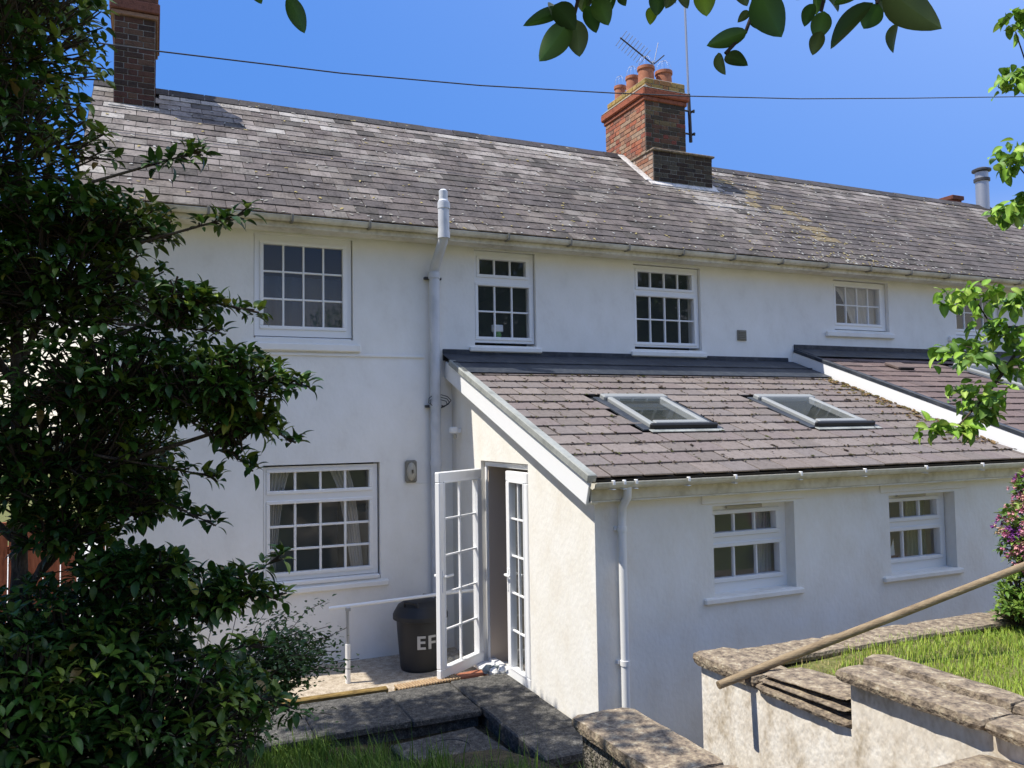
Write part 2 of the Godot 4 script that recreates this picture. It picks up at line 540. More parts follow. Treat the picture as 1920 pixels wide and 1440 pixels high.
func main_roof(house: Node3D):
	var pitch := atan((7.03 - 4.77) / 2.83)
	var xf := slope(V(0, 4.77, 0.345), pitch)
	var length := 2.85 / cos(pitch)
	var roof := sub(house, "roof")
	var st := begin()
	bx(st, V(-4.0, 0.0, -0.12), V(13.3, length - 0.02, -0.012), 0.0, xf)
	put(roof, "deck", st.commit(), M["dark"])
	# the far side, out of sight from the garden
	st = begin()
	var back := Transform3D(Basis(Vector3.RIGHT, V(0, sin(pitch), cos(pitch)), V(0, -cos(pitch), sin(pitch))), V(0, 4.77, -5.345))
	bx(st, V(-4.0, 0.0, 0.0), V(13.3, length - 0.005, 0.1), 0.0, back)
	put(roof, "back_slope", st.commit(), M["lead"])
	# tones: 0..3 grey brown, 4..5 pale, 6 white, 7 ochre, 8 very dark
	var tones := [L(0.141, 0.125, 0.115), L(0.160, 0.141, 0.130), L(0.125, 0.113, 0.106), L(0.188, 0.166, 0.151), L(0.245, 0.222, 0.204), L(0.303, 0.280, 0.262), L(0.386, 0.371, 0.349), L(0.239, 0.195, 0.121), L(0.104, 0.096, 0.090), L(0.215, 0.197, 0.181)]
	var meshes := []
	for c in tones: meshes.append(piece_mesh(0.251, 0.23, 0.013, c, 0.002))
	var field := FastNoiseLite.new(); field.seed = 9; field.frequency = 0.45; field.fractal_octaves = 3
	var small := FastNoiseLite.new(); small.seed = 19; small.frequency = 1.7
	var rows := 19
	var gauge := length / rows
	var list := []
	for j in rows:
		var x := -3.99 + (0.13 if j % 2 == 0 else 0.0)
		while x < 13.2:
			var cx := x + 0.128
			var y := j * gauge
			var t := float(j) / rows
			# where the chimneys stand
			if not ((cx > 4.05 and cx < 5.15 and y > 2.52) or (cx > -3.7 and cx < -3.32 and y > 2.86)):
				var f := field.get_noise_2d(cx * 1.6, y * 3.0) * 1.1 + small.get_noise_2d(cx, y) * 0.55 + rng.randf_range(-.25, .25)
				var pale := f + (t - 0.55) * 0.9
				if t > .45 and cx < 3.5: pale += 0.12
				if cx < -2.2: pale += 0.28 * clamp((-2.2 - cx) * 1.2, 0, 1) + 0.15
				if cx > 5.6: pale -= 0.22
				if j >= rows - 2: pale += 0.45
				if j == 0: pale += 0.25
				# the wash of lime below the chimney
				var dx: float = cx - 4.65 - (1.0 - t) * 0.45
				var wash: float = exp(-dx * dx * 2.6) * clamp(t * 1.3 + 0.15, 0.0, 1.0)
				if t < .72: pale += wash * 1.0
				var k := 0
				if pale > 0.95: k = 6
				elif pale > 0.62: k = 5
				elif pale > 0.38: k = 4
				elif pale > 0.22: k = 9
				elif pale > 0.02: k = 3
				elif pale > -0.2: k = 1
				elif pale > -0.45: k = 0
				else: k = 2
				if rng.randf() < 0.06: k = 8
				var dz: float = cx - 5.5 - (1.0 - t) * 1.2
				if t > 0.2 and exp(-dz * dz * 3.0) > rng.randf() * 1.6 + 0.4: k = 7
				list.append([cx + rng.randf_range(-.003, .003), y + rng.randf_range(-.006, .006), k])
			x += 0.2555
	var tilt := Basis(Vector3.RIGHT, -0.05)
	var xfs := []
	for s in list:
		var b := tilt * Basis(Vector3.BACK, rng.randf_range(-.012, .012)) * Basis(Vector3.RIGHT, rng.randf_range(-.006, .006))
		xfs.append(xf * Transform3D(b, V(s[0], s[1], 0.006 + rng.randf_range(0, .004))))
	var order := range(list.size())
	var eye := V(-3.264, 2.459, 9.15)
	order.sort_custom(func(a, b): return xfs[a].origin.distance_squared_to(eye) < xfs[b].origin.distance_squared_to(eye))
	var rest := begin()
	for n in order.size():
		var i: int = order[n]
		if n < 290: put(roof, "slate", meshes[list[i][2]], M["slate"], xfs[i])
		else: rest.append_from(meshes[list[i][2]], 0, xfs[i])
	for j in range(0, rows, 2):
		var half := piece_mesh(.126, 0.23, 0.013, tones[[3, 4, 1, 9][j % 4]], 0.002)
		rest.append_from(half, 0, xf * Transform3D(tilt, V(-3.926, j * gauge, .007)))
	put(roof, "slates", rest.commit(), M["slate"], Transform3D.IDENTITY, "stuff")
	# ridge tiles: a row of angled caps
	var rx := -4.0
	while rx < 13.25:
		var x1: float = min(rx + 0.445, 13.3)
		if rx < 13.3:
			var rt := begin(L(.075, .07, .072) * rng.randf_range(.8, 1.3))
			var lift := rng.randf_range(0, .008)
			for s in [1.0, -1.0]:
				var a := V(0, 7.075 + lift, -2.5); var b := V(0, 6.935 + lift, -2.5 + s * .17)
				var n := V(0, .17, s * .14).normalized() * 0.022
				prism(rt, [V(rx, a.y, a.z), V(rx, b.y, b.z), V(rx, b.y, b.z) - n, V(rx, a.y - .03, a.z)], V(x1 - rx - .004, 0, 0))
			put(roof, "ridge_tile", rt.commit(), M["slate"])
		rx += 0.45
	# pale spots of lichen
	var lx := []; var lc := []
	for i in 1500:
		var p := V(rng.randf_range(-3.9, 12.5), pow(rng.randf(), 1.4) * length, 0.026)
		if rng.randf() < .3: p = V(5.2 + rng.randfn() * .7 + (1.0 - p.y / length) * 1.3, p.y, .026)
		lx.append(xf * Transform3D(Basis(Vector3.BACK, rng.randf() * TAU) * Basis.from_scale(V(rng.randf_range(.015, .07), rng.randf_range(.012, .03), .006)), p))
		lc.append([L(.42, .41, .38), L(.34, .32, .27), L(.36, .29, .12), L(.30, .28, .24)][rng.randi() % 4])
	many(roof, "lichen", blob(4), M["moss"], lx, lc)
	return xf

# brick courses on the faces of a box; each brick a part of its own
func bricks(parent: Node3D, lo: Vector3, hi: Vector3, faces: Array, tones: Array, sooty := 0.0, skip := 0.0):
	var meshes := {}
	var courses := int(round((hi.y - lo.y) / 0.073))
	var ch := (hi.y - lo.y) / courses
	for f in faces:
		for j in courses:
			var along_x: bool = f == "front" or f == "rear"
			var a0: float = lo.x if along_x else lo.z
			var a1: float = hi.x if along_x else hi.z
			var p := a0
			var k := 0
			while p < a1 - 0.01:
				var header: bool = (k + j) % 2 == 0
				var bl: float = 0.112 if header else 0.222
				if j % 2 == 1 and k == 0: bl = 0.056 if header else 0.16
				if p + bl > a1 - 0.05: bl = a1 - p
				var tone: int = rng.randi() % tones.size()
				var out := rng.randf_range(0.004, 0.011)
				var key := "%.3f %d" % [bl, tone]
				if not meshes.has(key):
					meshes[key] = boxmesh(V(-bl / 2 + .005, -ch / 2 + .005, -.02), V(bl / 2 - .005, ch / 2 - .005, 0), 0.003, Transform3D.IDENTITY, tones[tone])
				var c := p + bl / 2
				var y := lo.y + (j + .5) * ch
				var xf: Transform3D
				match f:
					"front": xf = Transform3D(Basis.IDENTITY, V(c, y, hi.z + out))
					"left": xf = Transform3D(Basis(Vector3.UP, -PI / 2), V(lo.x - out, y, c))
					"right": xf = Transform3D(Basis(Vector3.UP, PI / 2), V(hi.x + out, y, c))
				put(parent, "brick", meshes[key], M["brick"], xf)
				p += bl
				k += 1

# ---------------------------------------------------------------- the cottage

func cottage():
	var h := thing("cottage", "long white rendered two-storey cottage with weathered slate roof and brick chimneys", "house")
	var wins := [[-2.27, -1.18, 3.47, 4.63], [-2.17, -.88, .76, 2.08], [.31, 1.14, 3.46, 4.64], [2.59, 3.68, 3.47, 4.62], [6.14, 7.28, 3.85, 4.62], [8.78, 9.92, 3.85, 4.62]]
	var st := begin()
	holed(st, -3.69, 12.6, -.5, 4.72, -.3, 0.0, wins)
	put(h, "wall", st.commit(), M["white render"])
	for x in [[-3.69, -3.4], [12.3, 12.6]]:
		st = begin()
		prism(st, [V(x[0], -.5, -.302), V(x[0], 4.7, -.302), V(x[0], 6.84, -2.5), V(x[0], 4.7, -4.69), V(x[0], -.5, -4.69)], V(x[1] - x[0], 0, 0))
		put(h, "wall", st.commit(), M["white render"])
	put(h, "wall", boxmesh(V(-3.398, -.5, -4.99), V(12.298, 4.7, -4.7)), M["white render"])
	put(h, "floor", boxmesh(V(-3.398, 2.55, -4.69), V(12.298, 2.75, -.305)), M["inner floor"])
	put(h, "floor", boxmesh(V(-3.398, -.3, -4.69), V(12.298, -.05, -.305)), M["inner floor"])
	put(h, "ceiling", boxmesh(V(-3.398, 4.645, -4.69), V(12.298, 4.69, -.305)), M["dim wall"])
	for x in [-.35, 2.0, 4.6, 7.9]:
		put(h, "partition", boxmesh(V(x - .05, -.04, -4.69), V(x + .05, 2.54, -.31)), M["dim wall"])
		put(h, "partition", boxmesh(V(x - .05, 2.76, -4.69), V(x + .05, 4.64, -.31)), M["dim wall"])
	main_roof(h)
	# eaves: soffit, fascia, gutter and its brackets
	put(h, "soffit", boxmesh(V(-3.98, 4.655, -.05), V(13.25, 4.675, .285)), M["cream plastic"])
	put(h, "fascia", boxmesh(V(-3.98, 4.64, .287), V(13.25, 4.775, .305), .004), M["cream plastic"])
	st = begin()
	var prof := []
	for i in 9:
		var a := PI + PI * i / 8.0
		prof.append([cos(a) * .05, sin(a) * .05])
	for i in 8:
		for r in [1.0, .9]:
			var a := V(-4.02, 4.745 + prof[i][1] * r, .36 + prof[i][0] * r); var b := V(-4.02, 4.745 + prof[i + 1][1] * r, .36 + prof[i + 1][0] * r)
			var px := V(17.3, 0, 0)
			if r == 1.0: quad(st, a, b, b + px, a + px)
			else: quad(st, a, a + px, b + px, b)
	bx(st, V(-4.02, 4.742, .407), V(13.28, 4.75, .415))
	var gu := put(h, "gutter", st.commit(), M["cream plastic"])
	var gx := -3.6
	while gx < 12.8:
		var b := begin()
		bx(b, V(gx - .014, 4.683, .308), V(gx + .014, 4.70, .42), .003)
		bx(b, V(gx - .014, 4.70, .4165), V(gx + .014, 4.765, .424), .003)
		put(gu, "bracket", b.commit(), M["lamp case"])
		gx += .84
	# windows of the upper and lower floor
	var w := window(h, -2.26, -1.19, 3.5, 4.63, -.045, [[-2.17, -1.285, 3.61, 4.53, 4, 3]])
	sill(w, -2.36, -1.10, 3.335, 3.42, -.02, .05)
	sill(w, -2.26, -1.19, 3.42, 3.49, -.06, -.02, "old plastic")
	w = window(h, -2.16, -.9, .82, 2.06, -.05, [[-2.10, -.99, 1.79, 2.0, 4, 1], [-2.10, -.99, .90, 1.655, 4, 3]], "window", Transform3D.IDENTITY, "old plastic", .026)
	sill(w, -2.16, -.89, .765, .815, -.07, .02, "old plastic")
	sill(w, -2.30, -.79, .68, .745, -.02, .045)
	w = window(h, .32, 1.13, 3.5, 4.635, -.05, [[.39, 1.03, 4.34, 4.54, 3, 1], [.37, 1.07, 3.565, 4.21, 3, 2]])
	sill(w, .23, 1.20, 3.375, 3.44, -.02, .045)
	w = window(h, 2.6, 3.67, 3.51, 4.61, -.05, [[2.68, 3.57, 4.31, 4.53, 4, 1], [2.65, 3.6, 3.565, 4.2, 4, 2]])
	sill(w, 2.52, 3.74, 3.37, 3.44, -.02, .045)
	for x in [6.15, 8.79]:
		w = window(h, x, x + 1.12, 3.87, 4.61, -.06, [[x + .08, x + 1.0, 3.96, 4.53, 4, 2]])
		sill(w, x - .2, x + 1.2, 3.74, 3.82, -.02, .045)
	# a thin drip ledge that runs on from the sill to the pipe
	put(h, "drip_ledge", boxmesh(V(-3.68, 3.285, .002), V(-.34, 3.315, .018), .005), M["white render"])
	# air brick
	var v := sub(h, "vent")
	put(v, "frame", boxmesh(V(4.29, 3.63, .002), V(4.45, 3.78, .018), .004), M["lamp case"])
	for i in 5:
		put(v, "louvre", boxmesh(V(4.31, 3.648 + i * .025, .018), V(4.43, 3.664 + i * .025, .03), .003), M["lamp case"])
	chimney_right(h)
	chimney_left(h)

func chimney_right(h: Node3D):
	var c := sub(h, "chimney")
	var st := begin()
	bx(st, V(4.05, 6.2, -3.06), V(4.84, 7.76, -1.81))
	put(c, "core", st.commit(), M["mortar"])
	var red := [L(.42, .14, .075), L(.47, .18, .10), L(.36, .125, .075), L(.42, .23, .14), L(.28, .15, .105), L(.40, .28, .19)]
	var dark := [L(.10, .055, .036), L(.13, .07, .045), L(.17, .10, .06), L(.08, .06, .04), L(.22, .07, .05), L(.06, .05, .036), L(.19, .14, .07)]  # shade put into the colour: front and right darker than the sunlit left
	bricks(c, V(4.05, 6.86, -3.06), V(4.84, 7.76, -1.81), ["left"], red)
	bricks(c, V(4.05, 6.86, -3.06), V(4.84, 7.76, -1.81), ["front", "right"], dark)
	# corbels
	put(c, "corbel", boxmesh(V(4.02, 7.76, -3.09), V(4.87, 7.83, -1.78), .012, Transform3D.IDENTITY, L(.34, .12, .07)), M["brick"])
	put(c, "corbel", boxmesh(V(3.985, 7.833, -3.13), V(4.905, 7.96, -1.745), .02, Transform3D.IDENTITY, L(.38, .12, .065)), M["brick"])
	var fl := begin()
	prism(fl, [V(3.99, 7.962, -1.75), V(4.90, 7.962, -1.75), V(4.82, 8.0, -1.80), V(4.07, 8.0, -1.80)], V(0, 0, -.02))
	for s in 1:
		prism(fl, [V(3.99, 7.962, -3.12), V(3.99, 7.962, -1.75), V(4.07, 8.04, -1.80), V(4.07, 8.04, -3.05)], V(.06, -.01, 0))
	put(c, "mortar_fillet", fl.commit(), M["mortar"])
	bricks(c, V(4.06, 7.964, -3.0), V(4.83, 8.13, -1.79), ["left", "front", "right"], [L(.44, .29, .09), L(.50, .34, .12), L(.34, .25, .09), L(.40, .2, .08)])
	put(c, "core", boxmesh(V(4.06, 7.961, -3.0), V(4.83, 8.14, -1.79), .01), M["mortar"])
	for p in [[4.24, -2.86, .095, .30], [4.24, -2.46, .105, .31], [4.24, -2.04, .13, .30], [4.58, -2.02, .13, .27], [4.58, -2.5, .11, .27]]:
		st = begin()
		var r: float = p[2]; var t: float = p[3]
		lathe(st, V(p[0], 8.13, p[1]), [[r * 1.12, 0], [r * 1.05, .03], [r, t - .06], [r * 1.14, t - .05], [r * 1.14, t], [r * .85, t], [r * .8, t - .2]], 20)
		put(c, "chimney_pot", st.commit(), M["clay pot"])
		# bird guard of thin wire
		st = begin()
		for k in 4:
			var pts := []
			for i in 9:
				var a := PI * i / 8.0
				var q := V(cos(a) * r * 1.05, sin(a) * .2, 0).rotated(Vector3.UP, k * PI / 4)
				pts.append(V(p[0], 8.13 + t, p[1]) + q)
			tube(st, pts, .0018, 4)
		put(c, "bird_guard", st.commit(), M["galvanised"])
	# the wider foot with its sloping cap and lime fillet
	var ft := begin()
	prism(ft, [V(4.03, 6.2, -1.58), V(4.03, 6.86, -1.58), V(4.03, 6.86, -2.45), V(4.03, 6.2, -2.45)], V(1.15, 0, 0))
	put(c, "foot", ft.commit(), M["mortar"])
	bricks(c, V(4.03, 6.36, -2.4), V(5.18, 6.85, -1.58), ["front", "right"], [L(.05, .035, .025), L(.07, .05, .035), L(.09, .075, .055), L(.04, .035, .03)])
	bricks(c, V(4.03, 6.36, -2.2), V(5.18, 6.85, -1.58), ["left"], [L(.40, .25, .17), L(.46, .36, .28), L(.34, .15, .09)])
	put(c, "foot_cap", boxmesh(V(4.0, 6.85, -2.5), V(5.22, 6.885, -1.54), .01), M["coping"])
	var pm := atan((7.03 - 4.77) / 2.83)
	var xf := slope(V(0, 4.77, 0.345), pm)
	var lime := begin(L(.62, .61, .59))
	bx(lime, V(3.93, 2.36, .012), V(5.26, 2.50, .035), .01, xf)
	bx(lime, V(3.90, 2.502, .012), V(4.028, 3.6, .04), .01, xf)
	bx(lime, V(5.20, 2.502, .012), V(5.30, 3.6, .03), .01, xf)
	put(c, "lime_fillet", lime.commit(), M["slate"])

func chimney_left(h: Node3D):
	var c := sub(h, "chimney")
	put(c, "core", boxmesh(V(-3.745, 6.3, -3.0), V(-3.275, 8.15, -1.86)), M["mortar"])
	bricks(c, V(-3.745, 6.42, -3.0), V(-3.275, 7.69, -1.86), ["front", "right"], [L(.095, .045, .032), L(.115, .055, .038), L(.07, .04, .03), L(.13, .075, .05), L(.055, .038, .03)])
	put(c, "corbel", boxmesh(V(-3.78, 7.69, -3.03), V(-3.24, 7.75, -1.82), .01, Transform3D.IDENTITY, L(.34, .20, .13)), M["brick"])
	put(c, "corbel", boxmesh(V(-3.80, 7.753, -3.05), V(-3.22, 7.89, -1.79), .012, Transform3D.IDENTITY, L(.20, .085, .055)), M["brick"])
	put(c, "corbel", boxmesh(V(-3.78, 7.893, -3.03), V(-3.24, 8.2, -1.82), .012, Transform3D.IDENTITY, L(.17, .075, .05)), M["brick"])
	for z in [-2.15, -2.7]:
		var st := begin()
		lathe(st, V(-3.51, 8.2, z), [[.13, 0], [.115, .3], [.13, .32], [.13, .38], [.09, .38], [.09, .2]], 18)
		put(c, "chimney_pot", st.commit(), M["clay pot"])
	var pm := atan((7.03 - 4.77) / 2.83)
	var xf := slope(V(0, 4.77, 0.345), pm)
	var fil := begin(L(.45, .44, .42))
	bx(fil, V(-3.80, 2.74, .012), V(-3.22, 2.83, .03), .008, xf)
	put(c, "lead_apron", fil.commit(), M["slate"])

# ---------------------------------------------------------------- the lean-tos

const LP := 0.3472          # pitch of the lean-to roofs

func lean_roof(o: Node3D, at: Vector3, x0: float, x1: float, length: float, holes: Array, tones: Array, gauge: float, wide: float, seed_: int, covered: float):
	var xf := slope(at, LP)
	var roof := sub(o, "roof")
	var st := begin()
	holed(st, x0 + .035, x1, 0.02, length, -.12, -.012, holes)
	put(roof, "deck", st.commit(), M["dark"], xf)
	var meshes := []
	for c in tones: meshes.append(piece_mesh(wide - .014, gauge + .05, .014, c, .004))
	var rows := int((length - covered) / gauge) + 1
	var mx := []; var mc := []
	for j in rows:
		var x := x0 + .05 - (wide / 2 if j % 2 == 0 else 0.0)
		while x < x1 - .02:
			var a: float = max(x, x0 + .05); var b: float = min(x + wide, x1 - .005)
			var y := j * gauge
			var skip := false
			for hh in holes:
				if (a + b) / 2 > hh[0] - .1 and (a + b) / 2 < hh[1] + .1 and y + gauge / 2 > hh[2] - .12 and y + gauge / 2 < hh[3] + .1: skip = true
			if b - a > .04 and not skip:
				var t: int = rng.randi() % tones.size()
				var m: Mesh = meshes[t] if b - a > wide - .01 else piece_mesh(b - a - .014, gauge + .05, .014, tones[t], .004)
				var q := Transform3D(Basis(Vector3.RIGHT, -.058) * Basis(Vector3.BACK, rng.randf_range(-.01, .01)), V((a + b) / 2, y + rng.randf_range(-.004, .004), .012 + rng.randf_range(0, .006)))
				put(roof, "tile", m, M["tile"], xf * q)
				# moss gathers in the joints
				if seed_ == 1 and j > 0:
					for n in 11:
						var corner: bool = rng.randf() < .55
						if rng.randf() < .55:
							var p := V((a if corner else rng.randf_range(a, b)) + rng.randf_range(-.015, .015), y + rng.randf_range(-.03, .012), .026 + rng.randf_range(0, .012))
							if corner and rng.randf() < .4: p.y += rng.randf() * gauge * .7
							var sc := rng.randf_range(.5, 1.0) * (1.4 if rng.randf() < .12 else .8)
							mx.append(xf * Transform3D(Basis(Vector3.BACK, rng.randf() * TAU) * Basis.from_scale(V(.044, .022, .011) * sc), p))
							mc.append([L(.03, .022, .016), L(.045, .03, .02), L(.07, .055, .025), L(.06, .065, .02)][rng.randi() % 4])
			x += wide
	if seed_ == 1:
		# litter swept against the neighbour's boards
		for i in 260:
			var dd := -log(rng.randf_range(.01, 1)) * .16
			var p := V(x1 - .02 - dd, rng.randf_range(.4, length - .75), .035)
			mx.append(xf * Transform3D(Basis(Vector3.BACK, rng.randf() * TAU) * Basis.from_scale(V(.06, .035, .02) * rng.randf_range(.4, 1.1)), p))
			mc.append([L(.10, .06, .025), L(.18, .115, .05), L(.24, .16, .08), L(.12, .10, .03)][rng.randi() % 4])
		many(roof, "moss", blob(8), M["moss"], mx, mc)
	return [roof, xf]

func skylight(o: Node3D, xf: Transform3D, x0: float, x1: float, y0: float, y1: float):
	var s := sub(o, "skylight", xf)
	for x in [x0 + .005, x1 - .085]:
		var st := begin()
		prism(st, [V(x, y0 + .03, .0), V(x, y0 + .03, .055), V(x + .018, y0 + .03, .068), V(x + .056, y0 + .03, .068), V(x + .074, y0 + .03, .055), V(x + .074, y0 + .03, 0)], V(0, y1 - y0 - .11, 0))
		put(s, "side_rail", st.commit(), M["skylight trim"])
	put(s, "hood", boxmesh(V(x0 - .03, y1 - .09, .01), V(x1 + .03, y1 + .02, .075), .012), M["skylight trim"])
	put(s, "lower_rail", boxmesh(V(x0 + .06, y0 + .02, .03), V(x1 - .06, y0 + .10, .085), .01), M["skylight trim"])
	put(s, "gasket", boxmesh(V(x0 - .02, y0 - .03, .02), V(x1 + .02, y0 + .018, .085), .012), M["black rubber"])
	put(s, "flashing", boxmesh(V(x0 - .05, y0 - .10, .024), V(x1 + .06, y0 - .031, .034), .003), M["verge"])
	for x in [x0 - .1, x1]:
		put(s, "flashing", boxmesh(V(x, y0 - .02, .01), V(x + .1, y1 + .03, .03), .003), M["lead"])
	var q := begin()
	quad(q, V(x0 + .08, y0 + .09, .06), V(x0 + .08, y1 - .09, .06), V(x1 - .08, y1 - .09, .06), V(x1 - .08, y0 + .09, .06))
	put(s, "pane", q.commit(), M["glass"])

func lean_gutter(o: Node3D, x0: float, x1: float, y: float, z: float, clips: Array):
	var st := begin()
	for i in 8:
		var a0 := PI + PI * i / 8.0; var a1 := PI + PI * (i + 1) / 8.0
		for r in [.052, .046]:
			var a := V(x0, y + sin(a0) * r, z + cos(a0) * r); var b := V(x0, y + sin(a1) * r, z + cos(a1) * r); var px := V(x1 - x0, 0, 0)
			if r > .05: quad(st, a, b, b + px, a + px)
			else: quad(st, a, a + px, b + px, b)
	bx(st, V(x0, y - .004, z + .046), V(x1, y + .005, z + .055))
	prism(st, [V(x0, y, z - .05), V(x0, y - .036, z - .036), V(x0, y - .05, z), V(x0, y - .036, z + .036), V(x0, y, z + .05)], V(-.006, 0, 0))
	var g := put(o, "gutter", st.commit(), M["stained plastic"])
	for x in clips:
		var b := begin()
		bx(b, V(x - .017, y - .055, z - .06), V(x + .017, y - .05, z + .057), .002)
		bx(b, V(x - .012, y - .018, z + .0555), V(x + .012, y + .01, z + .062), .003)
		bx(b, V(x - .012, y + .0105, z + .03), V(x + .012, y + .02, z + .06), .004)
		put(g, "bracket", b.commit(), M["plastic"])

func lean_to():
	var o := thing("lean_to_extension", "white single-storey lean-to with brown tiled roof, two skylights and open glazed doors", "extension")
	var top := func(z): return 3.315 - .3618 * z - .17
	var st := begin()
	for s in [[0.0, .92, -.5], [.92, 2.13, 2.1], [2.13, D, -.5]]:
		prism(st, [V(0, s[2], s[0]), V(0, top.call(s[0]), s[0]), V(0, top.call(s[1]), s[1]), V(0, s[2], s[1])], V(.25, 0, 0))
	prism(st, [V(.002, -.5, .92), V(.002, -.06, .92), V(.002, -.06, 2.13), V(.002, -.5, 2.13)], V(.24, 0, 0))
	put(o, "wall", st.commit(), M["lean-to render"])
	st = begin()
	holed(st, .252, 11.5, -.7, 1.96, D - .25, D - .001, [[1.17, 2.08, .97, 1.745], [3.27, 4.19, .97, 1.735]])
	put(o, "wall", st.commit(), M["lean-to render"])
	# a faint raised band over the windows
	for b in [[1.05, 2.2], [3.15, 4.35]]:
		put(o, "lintel", boxmesh(V(b[0], 1.765, D), V(b[1], 1.85, D + .014), .006), M["lean-to render"])
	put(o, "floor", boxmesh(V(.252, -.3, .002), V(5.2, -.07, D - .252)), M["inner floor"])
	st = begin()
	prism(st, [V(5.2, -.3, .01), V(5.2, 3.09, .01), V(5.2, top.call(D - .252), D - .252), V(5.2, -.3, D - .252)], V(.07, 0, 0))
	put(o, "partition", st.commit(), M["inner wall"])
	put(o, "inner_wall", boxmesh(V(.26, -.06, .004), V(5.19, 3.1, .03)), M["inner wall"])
	var eave := V(0, 2.03, D + .13)
	var length := (D + .13) / cos(LP)
	var sk := [[1.20, 1.83, 1.12, 2.0], [3.27, 3.96, 1.10, 2.0]]
	var r = lean_roof(o, eave, -.11, 5.27, length, sk, [L(.205, .172, .157), L(.225, .189, .17), L(.192, .163, .149), L(.215, .177, .157), L(.24, .206, .187), L(.205, .178, .166)], .243, .30, 1, .75)
	for s in sk: skylight(o, r[1], s[0] - .06, s[1] + .06, s[2] - .05, s[3] + .05)
	# lead at the head of the roof
	var fl := begin()
	bx(fl, V(-.12, length - .80, .035), V(5.27, length - .02, .048), .004, r[1])
	bx(fl, V(-.12, length - .42, .05), V(5.27, length - .405, .062), .004, r[1])
	put(o, "lead_flashing", fl.commit(), M["lead"])
	put(o, "lead_flashing", boxmesh(V(-.11, 3.26, .003), V(5.2, 3.40, .022), .005), M["lead"])
	# verge and bargeboard
	st = begin()
	bx(st, V(-.135, -.01, -.02), V(-.055, length - .30, .048), .008, r[1])
	put(o, "verge_trim", st.commit(), M["verge"])
	st = begin()
	bx(st, V(-.11, 0.0, -.215), V(-.085, length - .12, -.022), .004, r[1])
	bx(st, V(-.085, 0.0, -.215), V(-.002, length - .12, -.195), .002, r[1])
	put(o, "bargeboard", st.commit(), M["plastic"])
	put(o, "fascia", boxmesh(V(-.08, 1.86, D + .075), V(5.27, 2.01, D + .095), .004), M["stained plastic"])
	put(o, "soffit", boxmesh(V(-.08, 1.845, D + .001), V(5.27, 1.859, D + .094), .002), M["cream plastic"])
	lean_gutter(o, -.10, 5.4, 2.005, D + .16, [.06, .16, .27, .78, 1.26, 1.98, 2.75, 3.55, 4.35, 5.1, 5.16])
	# windows
	for x in [1.17, 3.27]:
		var w := window(o, x, x + .91, .97, 1.74, D - .12, [[x + .10, x + .80, 1.49, 1.66, 3, 1], [x + .07, x + .83, 1.09, 1.37, 3, 1]], "window", Transform3D.IDENTITY, "old plastic", .018)
		sill(w, x - .12, x + .98, .91, .965, D - .13, D + .035, "lean-to render")
		put(w, "inner_sill", boxmesh(V(x - .05, 1.0, D - .40), V(x + .96, 1.035, D - .195), .006), M["old plastic"])
		put(w, "trickle_vent", boxmesh(V(x + .22, 1.70, D - .105), V(x + .62, 1.73, D - .085), .004), M["lamp glass"])
	# the door frame, the fixed leaf and the open leaf
	var gx := Transform3D(Basis(Vector3.UP, -PI / 2), V(.06, 0, 0))     # local x runs along +z, faces -x
	var dw := sub(o, "doorway")
	st = begin()
	ringrect(st, .93, 2.12, -.06, 2.09, .045, .05, -.06, .02, .006)
	put(dw, "frame", st.commit(), M["plastic"], gx)
	put(dw, "lining", boxmesh(V(.06, -.06, .976), V(.9, 2.05, .99), .003), M["taupe"])
	put(dw, "threshold", boxmesh(V(-.14, -.075, .96), V(.06, -.035, 2.11), .008), M["plastic"])
	door_leaf(o, gx * Transform3D(Basis.IDENTITY, V(1.565, 0, .022)), .515, false)
	var hinge := Transform3D(aim(Vector3.ZERO, V(-.64, 0, .45)) * Basis(Vector3.UP, PI / 2), V(-.03, 0, .95))
	door_leaf(o, hinge, .775, true)

# a glazed leaf: local x from the hinge to the closing edge, y up, z its face
func door_leaf(o: Node3D, xf: Transform3D, width: float, opened: bool):
	var d := sub(o, "door", xf)
	if opened: d.set_meta("label", "open glazed door leaf")
	var st := begin()
	var a := .085
	ringrect(st, 0, width, -.035, 2.015, a, .105, -.03, .03, .008)
	ringrect(st, a - .012, width - a + .012, .058, 1.922, .02, .02, -.036, .036, .004)
	put(d, "frame", st.commit(), M["plastic"])
	var gx0 := a; var gx1 := width - a; var gy0 := .07; var gy1 := 1.91
	var dx := (gx1 - gx0) / 2; var dy := (gy1 - gy0) / 5
	put(d, "glazing_bar", boxmesh(V(gx0 + dx - .009, gy0, -.014), V(gx0 + dx + .009, gy1, .014), .003), M["plastic"])
	for j in range(1, 5):
		put(d, "glazing_bar", boxmesh(V(gx0, gy0 + dy * j - .009, -.0125), V(gx1, gy0 + dy * j + .009, .0125), .003), M["plastic"])
	for i in 2:
		for j in 5:
			var q := begin()
			quad(q, V(gx0 + dx * i, gy0 + dy * j, 0), V(gx0 + dx * i, gy0 + dy * (j + 1), 0), V(gx0 + dx * (i + 1), gy0 + dy * (j + 1), 0), V(gx0 + dx * (i + 1), gy0 + dy * j, 0))
			put(d, "pane", q.commit(), M["glass"])
	var hx := width - .045 if opened else .04
	for s in [1.0, -1.0]:
		st = begin()
		bx(st, V(hx - .016, .82, s * .03), V(hx + .016, 1.04, s * .038), .004)
		bx(st, V(hx - .01, .97, s * .038), V(hx + .01, .99, s * .075), .003)
		bx(st, V(hx - (.13 if opened else -.0), .968, s * .06), V(hx + (.01 if opened else .12), .992, s * .078), .006)
		put(d, "handle", st.commit(), M["plastic"])
	if opened:
		for y in [.25, 1.0, 1.75]:
			put(d, "hinge", tubemesh([V(-.012, y - .05, .03), V(-.012, y + .05, .03)], .012, 8), M["plastic"])

